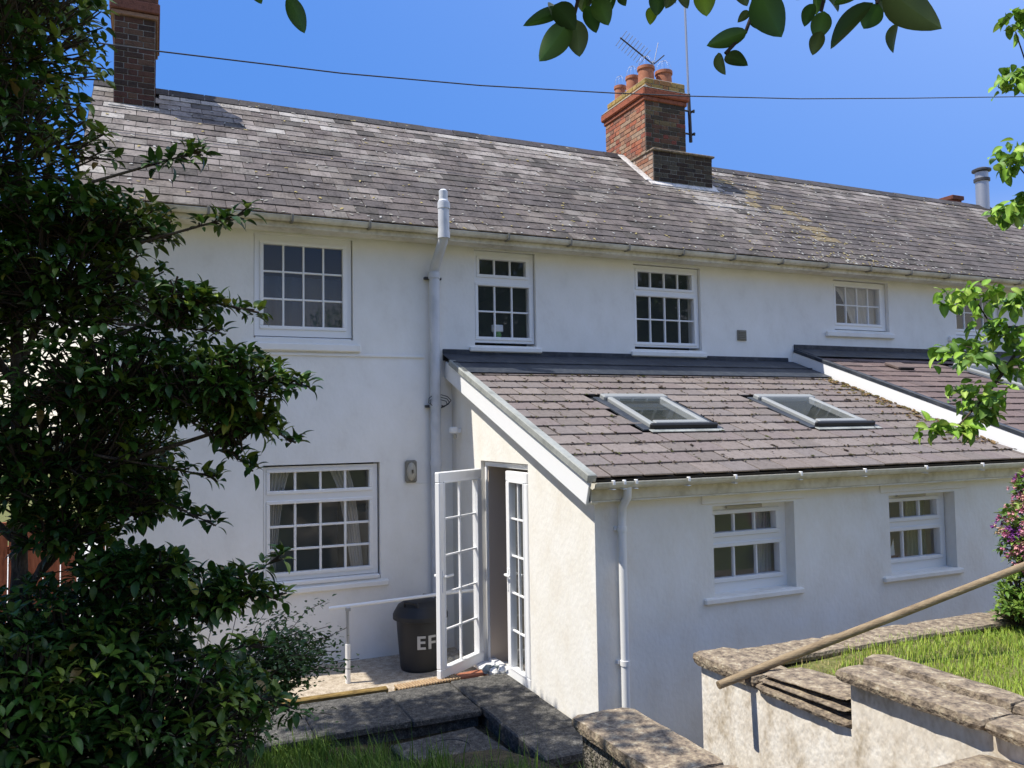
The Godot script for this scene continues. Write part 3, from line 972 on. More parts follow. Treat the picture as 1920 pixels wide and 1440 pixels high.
func neighbour_lean_to():
	var o := thing("neighbouring_lean_to", "next lean-to beyond the white double bargeboard, plain brown tiled roof with roof window", "extension")
	var length := (D + .13) / cos(LP)
	var eave := V(0, 2.22, D + .13)
	var r = lean_roof(o, eave, 5.34, 11.6, length, [[7.85, 8.75, 1.7, 2.95]], [L(.165, .125, .115), L(.18, .135, .125), L(.155, .12, .112), L(.19, .145, .13)], .243, .30, 2, .45)
	skylight(o, r[1], 7.79, 8.81, 1.65, 3.0)
	var st := begin()
	bx(st, V(5.30, -.02, -.23), V(5.33, length - .02, -.005), .004, r[1])
	put(o, "bargeboard", st.commit(), M["plastic"])
	st = begin()
	bx(st, V(5.275, -.02, -.355), V(5.298, length - .02, -.255), .004, r[1])
	put(o, "lower_board", st.commit(), M["plastic"])
	st = begin()
	bx(st, V(5.29, -.02, -.003), V(5.36, length - .02, .045), .006, r[1])
	put(o, "verge_trim", st.commit(), M["lead"])
	st = begin()
	bx(st, V(5.34, length - .42, .04), V(11.6, length - .02, .052), .004, r[1])
	put(o, "lead_flashing", st.commit(), M["lead"])
	put(o, "lead_flashing", boxmesh(V(5.32, 3.47, .003), V(11.6, 3.60, .022), .005), M["lead"])
	# vent tile
	st = begin(L(.17, .13, .12))
	bx(st, V(6.30, 2.72, .03), V(6.62, 2.98, .075), .01, r[1])
	put(o, "vent_tile", st.commit(), M["tile"])
	put(o, "vent_tile", boxmesh(V(6.34, 2.712, .036), V(6.58, 2.7195, .066), .0, r[1]), M["dark"])
	lean_gutter(o, 5.34, 11.6, 2.195, D + .16, [5.6, 6.4])
	put(o, "wall", boxmesh(V(5.31, 1.962, D - .25), V(11.5, 2.1, D - .004)), M["lean-to render"])

# ---------------------------------------------------------------- fittings

func fittings():
	var p := thing("soil_vent_pipe", "tall grey soil pipe rising past the gutter beside the lean-to", "pipe")
	var st := begin()
	tube(st, [V(-.235, -.2, .10), V(-.235, 3.4, .10), V(-.235, 4.28, .10)], .062, 16)
	put(p, "lower_pipe", st.commit(), M["grey pipe"])
	st = begin()
	tube(st, [V(-.235, 4.28, .10), V(-.235, 4.36, .12), V(-.235, 4.50, .30), V(-.237, 4.60, .43), V(-.238, 4.70, .47)], .058, 16)
	put(p, "offset_bend", st.commit(), M["grey pipe"])
	st = begin()
	tube(st, [V(-.238, 4.66, .47), V(-.24, 5.05, .47)], .064, 16)
	put(p, "upper_pipe", st.commit(), M["grey pipe"])
	for s in [[4.26, .10, .072], [2.74, .10, .07], [2.05, .10, .07], [4.66, .465, .07], [5.0, .47, .072]]:
		st = begin()
		tube(st, [V(-.236, s[0] - .035, s[1]), V(-.236, s[0] + .035, s[1])], s[2], 16)
		put(p, "collar", st.commit(), M["grey pipe"])
	st = begin()
	lathe(st, V(-.24, 5.05, .47), [[.064, 0], [.05, .02], [.052, .12], [.03, .14], [0, .145]], 14)
	put(p, "cowl", st.commit(), M["grey pipe"])
	put(p, "bracket", boxmesh(V(-.34, 2.70, .005), V(-.13, 2.73, .06), .004), M["dark metal"])
	put(p, "bracket", boxmesh(V(-.34, 4.22, .005), V(-.13, 4.25, .06), .004), M["dark metal"])

	for k in 3:
		var pts := []
		for i in 10:
			var a := TAU * i / 9.0
			pts.append(V(-.20 + cos(a) * (.10 + k * .02), 2.74 + sin(a) * (.05 + .012 * k) + .02 * k, .12 + .03 * sin(a * 2.0 + k)))
		put(p, "cable_loop", tubemesh(pts, .005, 5), M["dark metal"])

	p = thing("rain_downpipe", "slim pale downpipe on the front corner of the lean-to", "pipe")
	st = begin()
	tube(st, [V(.22, 1.97, D + .16), V(.22, 1.88, D + .15), V(.22, 1.80, D + .075), V(.22, 1.70, D + .06), V(.22, -.28, D + .06)], .034, 12)
	put(p, "pipe", st.commit(), M["old plastic"])
	for y in [1.62, .55]:
		st = begin()
		tube(st, [V(.22, y - .02, D + .06), V(.22, y + .02, D + .06)], .04, 12)
		bx(st, V(.17, y - .015, D), V(.27, y + .015, D + .03), .003)
		put(p, "clip", st.commit(), M["old plastic"])

	var l := thing("bulkhead_light", "oblong grey-brown bulkhead lamp on the white wall right of the lower window", "lamp", V(-.52, 1.96, 0))
	st = begin()
	bx(st, V(-.07, -.13, .003), V(.07, .13, .05), .03)
	put(l, "case", st.commit(), M["lamp case"])
	st = begin()
	var rows := []
	for i in 7:
		var a := PI / 2 * i / 6.0
		var row := []
		for k in 16:
			var b := TAU * k / 16
			row.append(V(cos(b) * .055 * cos(a), sin(b) * .105 * cos(a), .05 + .045 * sin(a)))
		rows.append(row)
	for i in 6:
		for k in 16:
			quad(st, rows[i][k], rows[i + 1][k], rows[i + 1][(k + 1) % 16], rows[i][(k + 1) % 16])
	put(l, "diffuser", st.commit(), M["lamp glass"])
	put(l, "cable", tubemesh([V(.05, -.12, .01), V(.1, -.14, .008), V(.24, -.145, .008)], .005, 6), M["old plastic"])

	l = thing("security_light", "small white floodlight high on the gable beside the soil pipe", "lamp", V(0, 2.43, .3))
	put(l, "bracket", boxmesh(V(-.05, -.03, -.02), V(-.001, .02, .02), .004), M["plastic"])
	put(l, "head", boxmesh(V(-.13, -.035, -.05), V(-.05, .04, .05), .015), M["plastic"])
	put(l, "sensor", boxmesh(V(-.09, -.10, -.02), V(-.05, -.04, .02), .015), M["lamp glass"])

	# aerial and its mast, tied to the chimney
	var m := thing("aerial_mast", "tall thin steel mast strapped to the right side of the brick chimney", "mast")
	put(m, "pole", tubemesh([V(5.14, 8.1, -2.1), V(5.10, 10.6, -2.1)], .02, 8), M["galvanised"])
	put(m, "pole_foot", tubemesh([V(5.16, 7.3, -2.1), V(5.14, 8.14, -2.1)], .03, 8), M["dark metal"])
	for y in [7.44, 7.84]:
		st = begin()
		tube(st, [V(4.845, y, -2.1), V(5.25, y, -2.1)], .016, 6)
		tube(st, [V(5.2, y, -2.16), V(5.2, y, -2.04)], .02, 6)
		put(m, "bracket", st.commit(), M["dark metal"])
	var ae := thing("television_aerial", "rod aerial with short cross bars behind the chimney pots", "aerial")
	var b0 := V(4.48, 9.52, -3.2); var b1 := V(5.24, 9.2, -3.3)
	put(ae, "boom", tubemesh([b0, b1], .014, 6), M["dark metal"])
	for i in 9:
		var c: Vector3 = b0.lerp(b1, .03 + i * .09)
		put(ae, "element", tubemesh([c + V(.03, .08, .15), c - V(.03, .08, .15)], .006, 5), M["galvanised"])
	put(ae, "reflector", tubemesh([b1 + V(.02, .0, 0), b1 + V(.22, .18, .06)], .012, 5), M["dark metal"])
	put(ae, "reflector", tubemesh([b1 + V(.02, .0, 0), b1 + V(.12, .42, .02)], .008, 5), M["galvanised"])
	put(ae, "mast", tubemesh([b1 + V(0, .05, 0), V(5.0, 6.9, -3.25), V(4.98, 6.3, -3.25)], .018, 6), M["galvanised"])

	var fl := thing("flue_pipe", "shiny steel stove flue standing on the far right end of the ridge", "flue", V(13.1, 6.6, -2.5))
	put(fl, "pipe", tubemesh([V(0, 0, 0), V(0, 1.2, 0)], .13, 18), M["galvanised"])
	put(fl, "collar", tubemesh([V(0, 1.0, 0), V(0, 1.06, 0)], .16, 18), M["dark metal"])
	st = begin()
	lathe(st, V(0, 1.2, 0), [[.13, 0], [.19, .02], [.19, .06], [.1, .1], [0, .11]], 18)
	put(fl, "cowl", st.commit(), M["dark metal"])
	var sc := thing("distant_chimney", "small red brick chimney top just showing over the ridge near the steel flue", "chimney", V(14.3, 6.0, -4.3))
	put(sc, "stack", boxmesh(V(-.16, 0, -.3), V(.16, 1.72, .3), .01, Transform3D.IDENTITY, L(.20, .065, .045)), M["brick"])
	put(sc, "cap", boxmesh(V(-.2, 1.72, -.34), V(.2, 1.82, .34), .01, Transform3D.IDENTITY, L(.16, .06, .045)), M["brick"])
	put(sc, "ground_house", boxmesh(V(-1.5, -6.3, -3), V(3, 0, .3)), M["lean-to render"])

	var wire := [V(-5.2, 6.97, -1.2), V(-3.278, 7.014, -1.2), V(-1.046, 7.111, -1.2), V(.905, 7.259, -1.2), V(3.034, 7.484, -1.2), V(4.455, 7.654, -1.2), V(6.774, 7.965, -1.2), V(9.331, 8.366, -1.2), V(12.638, 8.905, -1.2), V(17, 9.7, -1.2)]
	var o := put(self, "overhead_cable", tubemesh(wire, .009, 6), M["dark metal"])
	tag(o, "thin dark cable sagging across the sky from chimney to chimney", "cable")

func path_things():
	# bin with the painted letters
	var b := thing("dustbin", "black plastic dustbin lettered EF behind the open door leaf", "bin", V(-.60, -.12, .60))
	b.scale = V(1.08, .97, 1.08)
	var st := begin()
	lathe(st, V(0, 0, 0), [[0, .002], [.195, .002], [.205, .03], [.225, .3], [.245, .60], [.255, .60], [.255, .57]], 36)
	put(b, "body", st.commit(), M["wheelie"])
	st = begin()
	lathe(st, V(0, 0, 0), [[.262, .55], [.275, .555], [.275, .60], [.262, .63], [.225, .70], [.15, .745], [.08, .76], [0, .762]], 36)
	put(b, "lid", st.commit(), M["wheelie"])
	for a in [PI * .75, -PI * .25]:
		var c := V(cos(a) * .2, .705, sin(a) * .2)
		st = begin()
		var along := V(-sin(a), 0, cos(a))
		tube(st, [c - along * .07, c - along * .07 + V(0, .045, 0), c + along * .07 + V(0, .045, 0), c + along * .07], .014, 6)
		put(b, "handle", st.commit(), M["wheelie"])
	for k in [["E", -.055], ["F", .055]]:
		var tm := TextMesh.new()
		tm.text = k[0]
		var sf := SystemFont.new(); sf.font_names = PackedStringArray(["Droid Sans"]); sf.font_weight = 700
		tm.font = sf
		tm.font_size = 64
		tm.pixel_size = .0031
		tm.depth = .006
		var face: float = deg_to_rad(-3.0) + k[1] * 4.2
		put(b, "letter", tm, M["lettering"], Transform3D(Basis(Vector3.UP, face), V(sin(face) * .231, .33, cos(face) * .231)))
	# handrail
	var h := thing("handrail", "white tubular handrail on one grey post above the path", "handrail")
	put(h, "rail", tubemesh([V(-1.62, .645, .76), V(-1.0, .66, .76), V(-.16, .68, .76), V(.0, .68, .76)], .018, 10), M["plastic"])
	put(h, "post", tubemesh([V(-1.43, -.13, .78), V(-1.43, .27, .78)], .026, 10), M["old plastic"])
	put(h, "post", tubemesh([V(-1.43, .26, .78), V(-1.43, .63, .76)], .017, 10), M["galvanised"])
	put(h, "bracket", boxmesh(V(-1.45, .60, .75), V(-1.40, .64, .79), .006), M["galvanised"])
	# ribbed board by the doorstep, laid as separate battens
	var w := thing("ribbed_board", "sunlit orange ribbed decking board lying at the doorstep", "board")
	var f := Transform3D(Basis(Vector3.UP, .10), V(-.66, -.035, 1.40))
	for i in 22:
		put(w, "batten", boxmesh(V(-.45 + i * .03, 0, -.075), V(-.45 + i * .03 + .022, .022, .075), .004, f), M["deck wood"])
	put(w, "red_board", boxmesh(V(.21, -.01, -.07), V(.50, .02, .06), .006, f), M["red wood"])
	put(w, "bearer", boxmesh(V(-.45, -.05, -.06), V(.2, -.002, -.02), .003, f), M["edging wood"])
	put(w, "bearer", boxmesh(V(-.45, -.05, .02), V(.2, -.002, .06), .003, f), M["edging wood"])
	var e := put(self, "timber_edging", boxmesh(V(-3.1, -.14, -.045), V(-.02, .0, .045), .01, Transform3D(Basis(Vector3.UP, -.03), V(-1.17, -.01, 1.42))), M["edging wood"])
	tag(e, "mustard timber edging along the front of the path", "edging")
	# a crumpled cloth and a white scrap on the doorstep
	var k := thing("crumpled_cloth", "grey-green and white crumpled cloth on the doorstep", "cloth", V(-.10, -.02, 1.42))
	for i in 4:
		var q := Transform3D(Basis(Vector3.UP, i * 1.3) * Basis.from_scale(V(.13, .085, .10) * (1.0 - i * .1)), V(-.06 + i * .045, .03, -.02 + (i % 2) * .09))
		put(k, "fold", blob(30 + i, .3), M["cloth grey"] if i % 2 == 0 else M["cloth white"], q)
	put(k, "scrap", boxmesh(V(-.09, -.012, .08), V(.12, .0, .18), .004, Transform3D(Basis(Vector3.UP, .35))), M["cloth white"])

func inside_things():
	curtain("pale curtain tied back at the left of the lower window", -2.1, -1.86, -2.1, -2.03, .80, 2.02, -.2, "curtain")
	curtain("thin pale curtain swept aside in the right half of the lower window", -1.42, -1.2, -1.16, -1.02, .80, 2.02, -.24, "curtain")
	curtain("blue-grey curtain drawn behind the upper left window", -2.2, -1.25, -2.2, -1.25, 3.5, 4.22, -.34, "blue curtain")
	curtain("pale cloth added for a diagonal reflection in the small window right of the air brick", 6.3, 7.2, 6.75, 7.2, 3.9, 4.58, -.22, "curtain")  # added cloth stands in for a pale reflection on the panes
	curtain("olive curtain at the right of the lean-to window nearest the flowers", 3.85, 4.12, 3.86, 4.12, 1.0, 1.72, D - .32, "olive curtain")
	curtain("beige curtain at the right of the lean-to window nearest the downpipe", 1.92, 2.06, 1.86, 2.06, 1.0, 1.72, D - .32, "curtain")
	var s := thing("toy_sailboat", "model sailing boat with white sail on the lean-to windowsill", "ornament", V(3.63, 1.036, D - .30))
	s.scale = V(.66, .66, .66)
	put(s, "stand", boxmesh(V(-.03, 0, -.02), V(.03, .03, .02), .004), M["hull"])
	var st := begin()
	prism(st, [V(-.10, .075, 0), V(-.06, .03, 0), V(.06, .03, 0), V(.10, .075, 0)], V(0, 0, .03))
	put(s, "hull", st.commit(), M["hull"])
	st = begin()
	prism(st, [V(-.095, .09, .015), V(.012, .34, .015), V(.03, .09, .015)], V(0, 0, .005))
	put(s, "sail", st.commit(), M["sail"])
	put(s, "mast", tubemesh([V(.034, .07, .017), V(.02, .36, .017)], .004, 6), M["hull"])
	s = thing("sill_bottle", "small bottle with a white top behind the narrow upstairs window", "bottle", V(.69, 3.5, -.17))
	st = begin()
	lathe(st, Vector3.ZERO, [[0, 0], [.04, 0], [.042, .12], [.03, .15]], 12)
	put(s, "body", st.commit(), M["bottle"])
	put(s, "top", boxmesh(V(-.085, .15, -.03), V(.06, .24, .03), .01), M["cloth white"])

# ---------------------------------------------------------------- ground and garden walls

func bank_height(x: float, z: float) -> float:
	var t: float = clamp((z - 2.75) / 5.0, 0, 1)
	return lerp(-.10, .9, t) + .03 * sin(x * 2.1 + z) + .02 * sin(x * 5.0 - z * 3.0)

func sheet(x0: float, x1: float, z0: float, z1: float, n: int, m: int, height: Callable) -> ArrayMesh:
	var st := begin()
	for i in n:
		for j in m:
			var p := []
			for k in [[0, 0], [0, 1], [1, 1], [1, 0]]:
				var x: float = lerp(x0, x1, float(i + k[0]) / n); var z: float = lerp(z0, z1, float(j + k[1]) / m)
				p.append(V(x, height.call(x, z), z))
			quad(st, p[0], p[3], p[2], p[1])
	st.index()
	st.generate_normals()
	return st.commit()

func structure(o: MeshInstance3D):
	o.set_meta("kind", "structure")

func ground():
	structure(put(self, "ground", boxmesh(V(-160, -1.0, -160), V(160, -.62, 160)), M["dry turf"]))
	structure(put(self, "lawn_bank", sheet(-14, -.86, 2.42, 12, 50, 40, func(x, z): return bank_height(x, z) - (.12 if x > -1.5 and z < 3.2 else 0.0)), M["soil"]))
	structure(put(self, "terrace", sheet(.30, 14, 4.42, 14, 40, 30, func(x, z): return .77 + .03 * sin(x * 1.7 + z) + clamp((z - 5.6) * .18, 0, .28)), M["dry turf"]))
	structure(put(self, "garden_rise", sheet(-14, 14, 12, 60, 20, 20, func(x, z): return .9 + (z - 12) * .03), M["dry turf"]))
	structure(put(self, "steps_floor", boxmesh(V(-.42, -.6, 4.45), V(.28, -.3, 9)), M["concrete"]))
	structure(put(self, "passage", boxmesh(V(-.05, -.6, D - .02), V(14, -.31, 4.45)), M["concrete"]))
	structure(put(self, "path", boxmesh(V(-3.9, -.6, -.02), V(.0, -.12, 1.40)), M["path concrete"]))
	structure(put(self, "side_yard", boxmesh(V(-9, -.6, -14), V(-3.70, -.3, .6)), M["pale yard"]))
	structure(put(self, "drain_floor", boxmesh(V(-3.9, -.6, 2.2), V(-.5, -.17, 3.6)), M["soil"]))

	# low kerb wall: two arms of dark slabs
	var k := thing("kerb_wall", "low dark slab-topped wall turning the corner before the doors", "wall")
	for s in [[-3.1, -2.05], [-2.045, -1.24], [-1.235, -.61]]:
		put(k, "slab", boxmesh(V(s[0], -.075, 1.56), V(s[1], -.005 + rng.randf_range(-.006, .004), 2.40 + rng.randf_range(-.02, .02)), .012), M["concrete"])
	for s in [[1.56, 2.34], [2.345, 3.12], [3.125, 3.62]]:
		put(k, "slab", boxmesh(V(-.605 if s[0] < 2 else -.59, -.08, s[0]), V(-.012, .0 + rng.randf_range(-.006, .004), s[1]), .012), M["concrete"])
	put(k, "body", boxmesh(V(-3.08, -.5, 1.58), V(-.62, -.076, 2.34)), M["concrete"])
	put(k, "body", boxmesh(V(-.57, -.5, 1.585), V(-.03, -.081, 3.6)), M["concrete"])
	# drain slab with its gully ring
	var dr := thing("drain_slab", "worn concrete slab with a faint round gully in the sunken corner", "slab")
	var xf := Transform3D(Basis(Vector3.UP, .12), V(-1.02, -.165, 2.86))
	put(dr, "slab", boxmesh(V(-.42, 0, -.36), V(.36, .045, .34), .012, xf), M["concrete"])
	put(dr, "slab", boxmesh(V(-.30, 0, .36), V(.40, .035, .85), .012, xf), M["concrete"])
	var st := begin()
	var ring := []
	for i in 25: ring.append(xf * V(cos(TAU * i / 24) * .17 - .03, .047, sin(TAU * i / 24) * .17 - .05))
	tube(st, ring, .007, 6, false)
	put(dr, "gully_ring", st.commit(), M["concrete"])

func stone(parent: Node3D, called: String, lo: Vector3, hi: Vector3, m: String, xf := Transform3D.IDENTITY, seed_ := 0, amp := .012):
	# a coping stone: a finely cut block whose faces are worn
	var n := FastNoiseLite.new(); n.seed = 50 + seed_; n.frequency = 2.2; n.fractal_octaves = 3
	var st := begin()
	var cells := []
	var size := hi - lo
	for ax in 3:
		var u := (ax + 1) % 3; var w := (ax + 2) % 3
		var cu: int = clamp(int(size[u] / .06), 2, 26); var cw: int = clamp(int(size[w] / .06), 2, 26)
		for s in [0, 1]:
			for i in cu:
				for j in cw:
					var q := []
					for k in [[0, 0], [0, 1], [1, 1], [1, 0]]:
						var p := Vector3.ZERO
						p[ax] = lo[ax] + s * size[ax]
						p[u] = lo[u] + size[u] * (i + k[0]) / cu
						p[w] = lo[w] + size[w] * (j + k[1]) / cw
						# round the edges and roughen
						var c := (lo + hi) / 2
						var e := Vector3.ZERO
						for a in 3:
							var dist: float = size[a] / 2 - abs(p[a] - c[a])
							e[a] = clamp(1.0 - dist / .03, 0, 1)
						var sum := e.x + e.y + e.z
						if sum > 1.05:
							for a in 3: p[a] -= sign(p[a] - c[a]) * e[a] * .007 * (sum - 1.0)
						p += V(n.get_noise_3dv(p * 3.0), n.get_noise_3dv(p * 3.0 + V(9, 4, 2)), n.get_noise_3dv(p * 3.0 + V(3, 8, 5))) * amp * 2.0
						q.append(xf * p)
					if s == 1: quad(st, q[0], q[1], q[2], q[3])
					else: quad(st, q[0], q[3], q[2], q[1])
	put(parent, called, st.commit(), M[m])

func garden_walls():
	# left wall beside the steps, with its weathered cap
	var w := thing("step_wall", "foreground garden wall with rounded mossy stone cap in dappled shade", "wall")
	put(w, "body", boxmesh(V(-.82, -.5, 4.62), V(-.47, .565, 9.5), .01), M["mossy coping"])
	var z := 4.55
	for i in 4:
		stone(w, "coping_stone", V(-.865, .565, z), V(-.425, .65, z + .98), "coping", Transform3D.IDENTITY, i, .005)
		z += .99
	# retaining wall on the right
	w = thing("retaining_wall", "stained pale rendered retaining wall with broken stone coping around the small lawn", "wall")
	var st := begin()
	bx(st, V(.245, -.5, 4.42), V(.56, .775, 5.757))
	bx(st, V(.243, -.5, 5.757), V(.56, 1.03, 9.5))
	put(w, "body", st.commit(), M["garden render"])
	put(w, "body", boxmesh(V(.562, -.5, 4.425), V(9, .772, 4.62)), M["garden render"])
	# coping along the far side, facing the house
	var tilt := Transform3D(Basis(Vector3.UP, -.005), V(.20, 0, 4.52))
	var x := .36
	var n := 0
	for lenx in [.82, .9, .95, 1.0, 1.0]:
		stone(w, "coping_stone", V(x, .776, -.165), V(x + lenx - .012, .838 + rng.randf_range(-.006, .006), .165), "coping", tilt, 10 + n, .0035)
		x += lenx
		n += 1
	# corner stone and the near side; then cracked slabs that fan open
	stone(w, "coping_stone", V(.205, .778, 4.36), V(.545, .865, 5.0), "coping", Transform3D.IDENTITY, 20, .0035)
	stone(w, "cracked_slab", V(.20, .778, 5.005), V(.56, .828, 5.75), "coping", Transform3D.IDENTITY, 21, .004)
	var sag := Transform3D(Basis(Vector3.RIGHT, -.032) * Basis(Vector3.BACK, .01), V(.212, .833, 5.0))
	stone(w, "cracked_slab", V(.0, .0, .02), V(.36, .026, .74), "coping", sag, 22, .003)
	var sag2 := Transform3D(Basis(Vector3.RIGHT, -.062), V(.235, .866, 4.98))
	stone(w, "cracked_slab", V(.0, .0, .05), V(.34, .024, .75), "coping", sag2, 23, .003)
	# raised coping on the near side, two courses with a dark joint
	z = 5.70
	for i in 4:
		stone(w, "coping_stone", V(.172, 1.035, z), V(.42, 1.105, z + .88), "coping", Transform3D.IDENTITY, 24 + i, .003)
		stone(w, "coping_stone", V(.45, 1.035, z - .06), V(.62, 1.125, z + .83), "coping", Transform3D.IDENTITY, 30 + i, .003)
		z += .885
	var ts := thing("top_step", "flat worn stone of the top step at the bottom right corner", "step")
	stone(ts, "tread", V(-.30, .865, 6.56), V(.235, .95, 7.3), "coping", Transform3D.IDENTITY, 40, .005)
	put(ts, "riser", boxmesh(V(-.28, -.5, 6.60), V(.22, .864, 7.25)), M["garden render"])
	# the pole
	var o := put(self, "wooden_pole", tubemesh([V(.0, .815, 4.92), V(.5, .935, 4.98), V(1.4, 1.125, 5.06), V(2.9, 1.43, 5.16), V(4.2, 1.69, 5.25)], [.026, .028, .028, .027, .027], 14), M["pole wood"])
	tag(o, "long weathered wooden pole resting slantwise on the broken coping", "pole")
	# fence and post at the left end of the house
	var f := thing("board_fence", "orange-brown vertical board fence behind the big shrub", "fence")
	x = -6.6
	while x < -3.98:
		put(f, "board", boxmesh(V(x, -.3, -.05 + rng.randf_range(-.004, .004)), V(x + .138, 1.62 + rng.randf_range(-.01, .01), -.02), .004), M["fence wood"])
		x += .148
	for y in [.1, 1.3]:
		put(f, "rail", boxmesh(V(-6.6, y, -.12), V(-3.98, y + .08, -.052), .004), M["fence wood"])
	var g := thing("gate_post", "slim brown gate post against the white house corner", "post", V(-3.715, -.3, .03))
	put(g, "post", boxmesh(V(-.028, 0, -.03), V(.022, 2.0, .03), .005), M["fence wood"])
	put(g, "latch", boxmesh(V(-.20, 1.49, -.02), V(-.028, 1.53, .01), .004), M["dark metal"])

# ---------------------------------------------------------------- plants

func grass():
	var st := begin()
	tri(st, V(-.5, 0, 0), V(-.2, .55, .06), V(.5, 0, 0))
	tri(st, V(.5, 0, 0), V(-.2, .55, .06), V(.28, .5, .06))
	tri(st, V(-.2, .55, .06), V(.12, 1, .25), V(.28, .5, .06))
	var blade := st.commit()
	var xs := []; var cs := []
	var patch := FastNoiseLite.new(); patch.seed = 77; patch.frequency = 1.2
	for i in 30000:
		var x := .3 + pow(rng.randf(), .8) * 4.4; var z := rng.randf_range(4.62, 7.4)
		if x < .62 and z > 5.6: continue
		if x < .5: continue
		var dry: float = patch.get_noise_2d(x, z) + (.85 - x) * .9 + .10 + (.25 if z < 4.85 else 0.0)
		if dry > .35 and rng.randf() < .6: continue
		var hgt: float = rng.randf_range(.03, .085) * (.6 if dry > .15 else 1.0)
		var y: float = .765 + .03 * sin(x * 1.7 + z) + clamp((z - 5.6) * .18, 0, .28)
		xs.append(Transform3D(Basis(Vector3.UP, rng.randf() * TAU) * Basis(Vector3.RIGHT, rng.randf_range(-.5, .5)) * Basis.from_scale(V(.008, hgt, hgt)), V(x, y, z)))
		var c := L(.20, .33, .035).lerp(L(.38, .44, .07), rng.randf())
		if rng.randf() < .25 + dry * .8: c = L(.48, .38, .18).lerp(L(.34, .28, .11), rng.randf())
		cs.append(c)
	var o := many(self, "terrace_grass", blade, M["grass blade"], xs, cs)
	tag(o, "short sunlit grass of the small walled lawn", "grass", "", "stuff")
	xs = []; cs = []
	for i in 26000:
		var x := rng.randf_range(-4.6, -.9); var z := 2.42 + pow(rng.randf(), 1.5) * 5.0
		if x > -1.95 + (z - 2.42) * .42 + .1 * sin(z * 9.0): continue
		var hgt := rng.randf_range(.08, .21)
		if rng.randf() < .05: hgt *= 1.8
		xs.append(Transform3D(Basis(Vector3.UP, rng.randf() * TAU) * Basis(Vector3.RIGHT, rng.randf_range(-.7, .7)) * Basis.from_scale(V(.009, hgt, hgt)), V(x, bank_height(x, z) - .01, z)))
		cs.append(L(.08, .17, .02).lerp(L(.19, .27, .04), rng.randf()))
	o = many(self, "bank_grass", blade, M["grass blade"], xs, cs)
	tag(o, "long shaded grass on the bank before the sunken corner", "grass", "", "stuff")

# whorls of leaves on twigs through a set of lobes [centre, half sizes]; returns [transforms, colours, twig pairs]
func whorls(lobes: Array, per_volume: float, size: float, leaves: int, tones: Array, rim := 0.55) -> Array:
	var xs := []; var cs := []; var tw := []
	for l in lobes:
		var r: Vector3 = l[1]
		var n := int(per_volume * pow(r.x * r.y * r.z, .6) * 4.0 * (.62 if l[0].y > 3.7 else (1.35 if l[0].y < 1.75 else 1.1))) + 4
		for i in n:
			var d := V(rng.randfn(), rng.randfn(), rng.randfn()).normalized()
			var t: float = lerp(rim, 1.06, pow(rng.randf(), .6))
			var p: Vector3 = l[0] + d * r * t
			var ax := (d * .8 + V(.25, .75, .1) + V(rng.randfn(), rng.randfn(), rng.randfn()) * .35).normalized()
			tw.append([p, p - ax * .12 - d * .08])
			var bb := aim(Vector3.ZERO, ax, rng.randf() * TAU)
			var tone: Color = tones[rng.randi() % tones.size()]
			if d.x > .45 and rng.randf() < .55: tone = tone.lerp(L(.19, .26, .03), rng.randf())  # sunlit tips put into the leaf colour on the right-hand side
			for k in leaves:
				var a := TAU * k / leaves + rng.randf_range(-.3, .3)
				var spread := rng.randf_range(.75, 1.35)
				var dir := (bb.x * cos(a) + bb.y * sin(a)) * sin(spread) - bb.z * cos(spread)
				var s := size * rng.randf_range(.5, 1.25)
				var b := aim(Vector3.ZERO, dir, rng.randf_range(-.4, .4))
				xs.append(Transform3D(b.scaled_local(V(s, s, s)), p + dir * .012))
				cs.append(tone * rng.randf_range(.75, 1.25))
	return [xs, cs, tw]

func shrub_with_leaves(o: Node3D, data: Array, mesh: Mesh, material: String, singles: int, twig_r := .004):
	var xs: Array = data[0]; var cs: Array = data[1]
	var eye := V(-3.264, 2.459, 9.15)
	var order := range(xs.size())
	var key := []
	for i in xs.size(): key.append(xs[i].origin.distance_to(eye) / xs[i].basis.x.length())
	order.sort_custom(func(a, b): return key[a] < key[b])
	# the leaves that show largest stand alone, in a few shared tones
	var tones := {}
	var mx := []; var mc := []
	for n in order.size():
		var i: int = order[n]
		if n < singles:
			var c: Color = cs[i]
			var q := Color(snapped(c.r, .02), snapped(c.g, .03), snapped(c.b, .02))
			if not tones.has(q):
				var st := SurfaceTool.new()
				var arr := mesh.surface_get_arrays(0)
				var cc := PackedColorArray(); cc.resize(arr[Mesh.ARRAY_VERTEX].size()); cc.fill(c)
				for v in cc.size():
					if abs(arr[Mesh.ARRAY_VERTEX][v].x) < .0005: cc[v] = c * 1.5
				arr[Mesh.ARRAY_COLOR] = cc
				var am := ArrayMesh.new()
				am.add_surface_from_arrays(Mesh.PRIMITIVE_TRIANGLES, arr)
				tones[q] = am
			put(o, "leaf", tones[q], M[material], xs[i])
		else:
			mx.append(xs[i]); mc.append(cs[i])
	if mx.size(): many(o, "foliage", mesh, M[material], mx, mc)
	if data[2].size():
		var st := begin()
		for t in data[2]: tube(st, [t[1], t[0]], [twig_r * 1.3, twig_r], 4, false)
		put(o, "twigs", st.commit(), M["twig"], Transform3D.IDENTITY, "stuff")

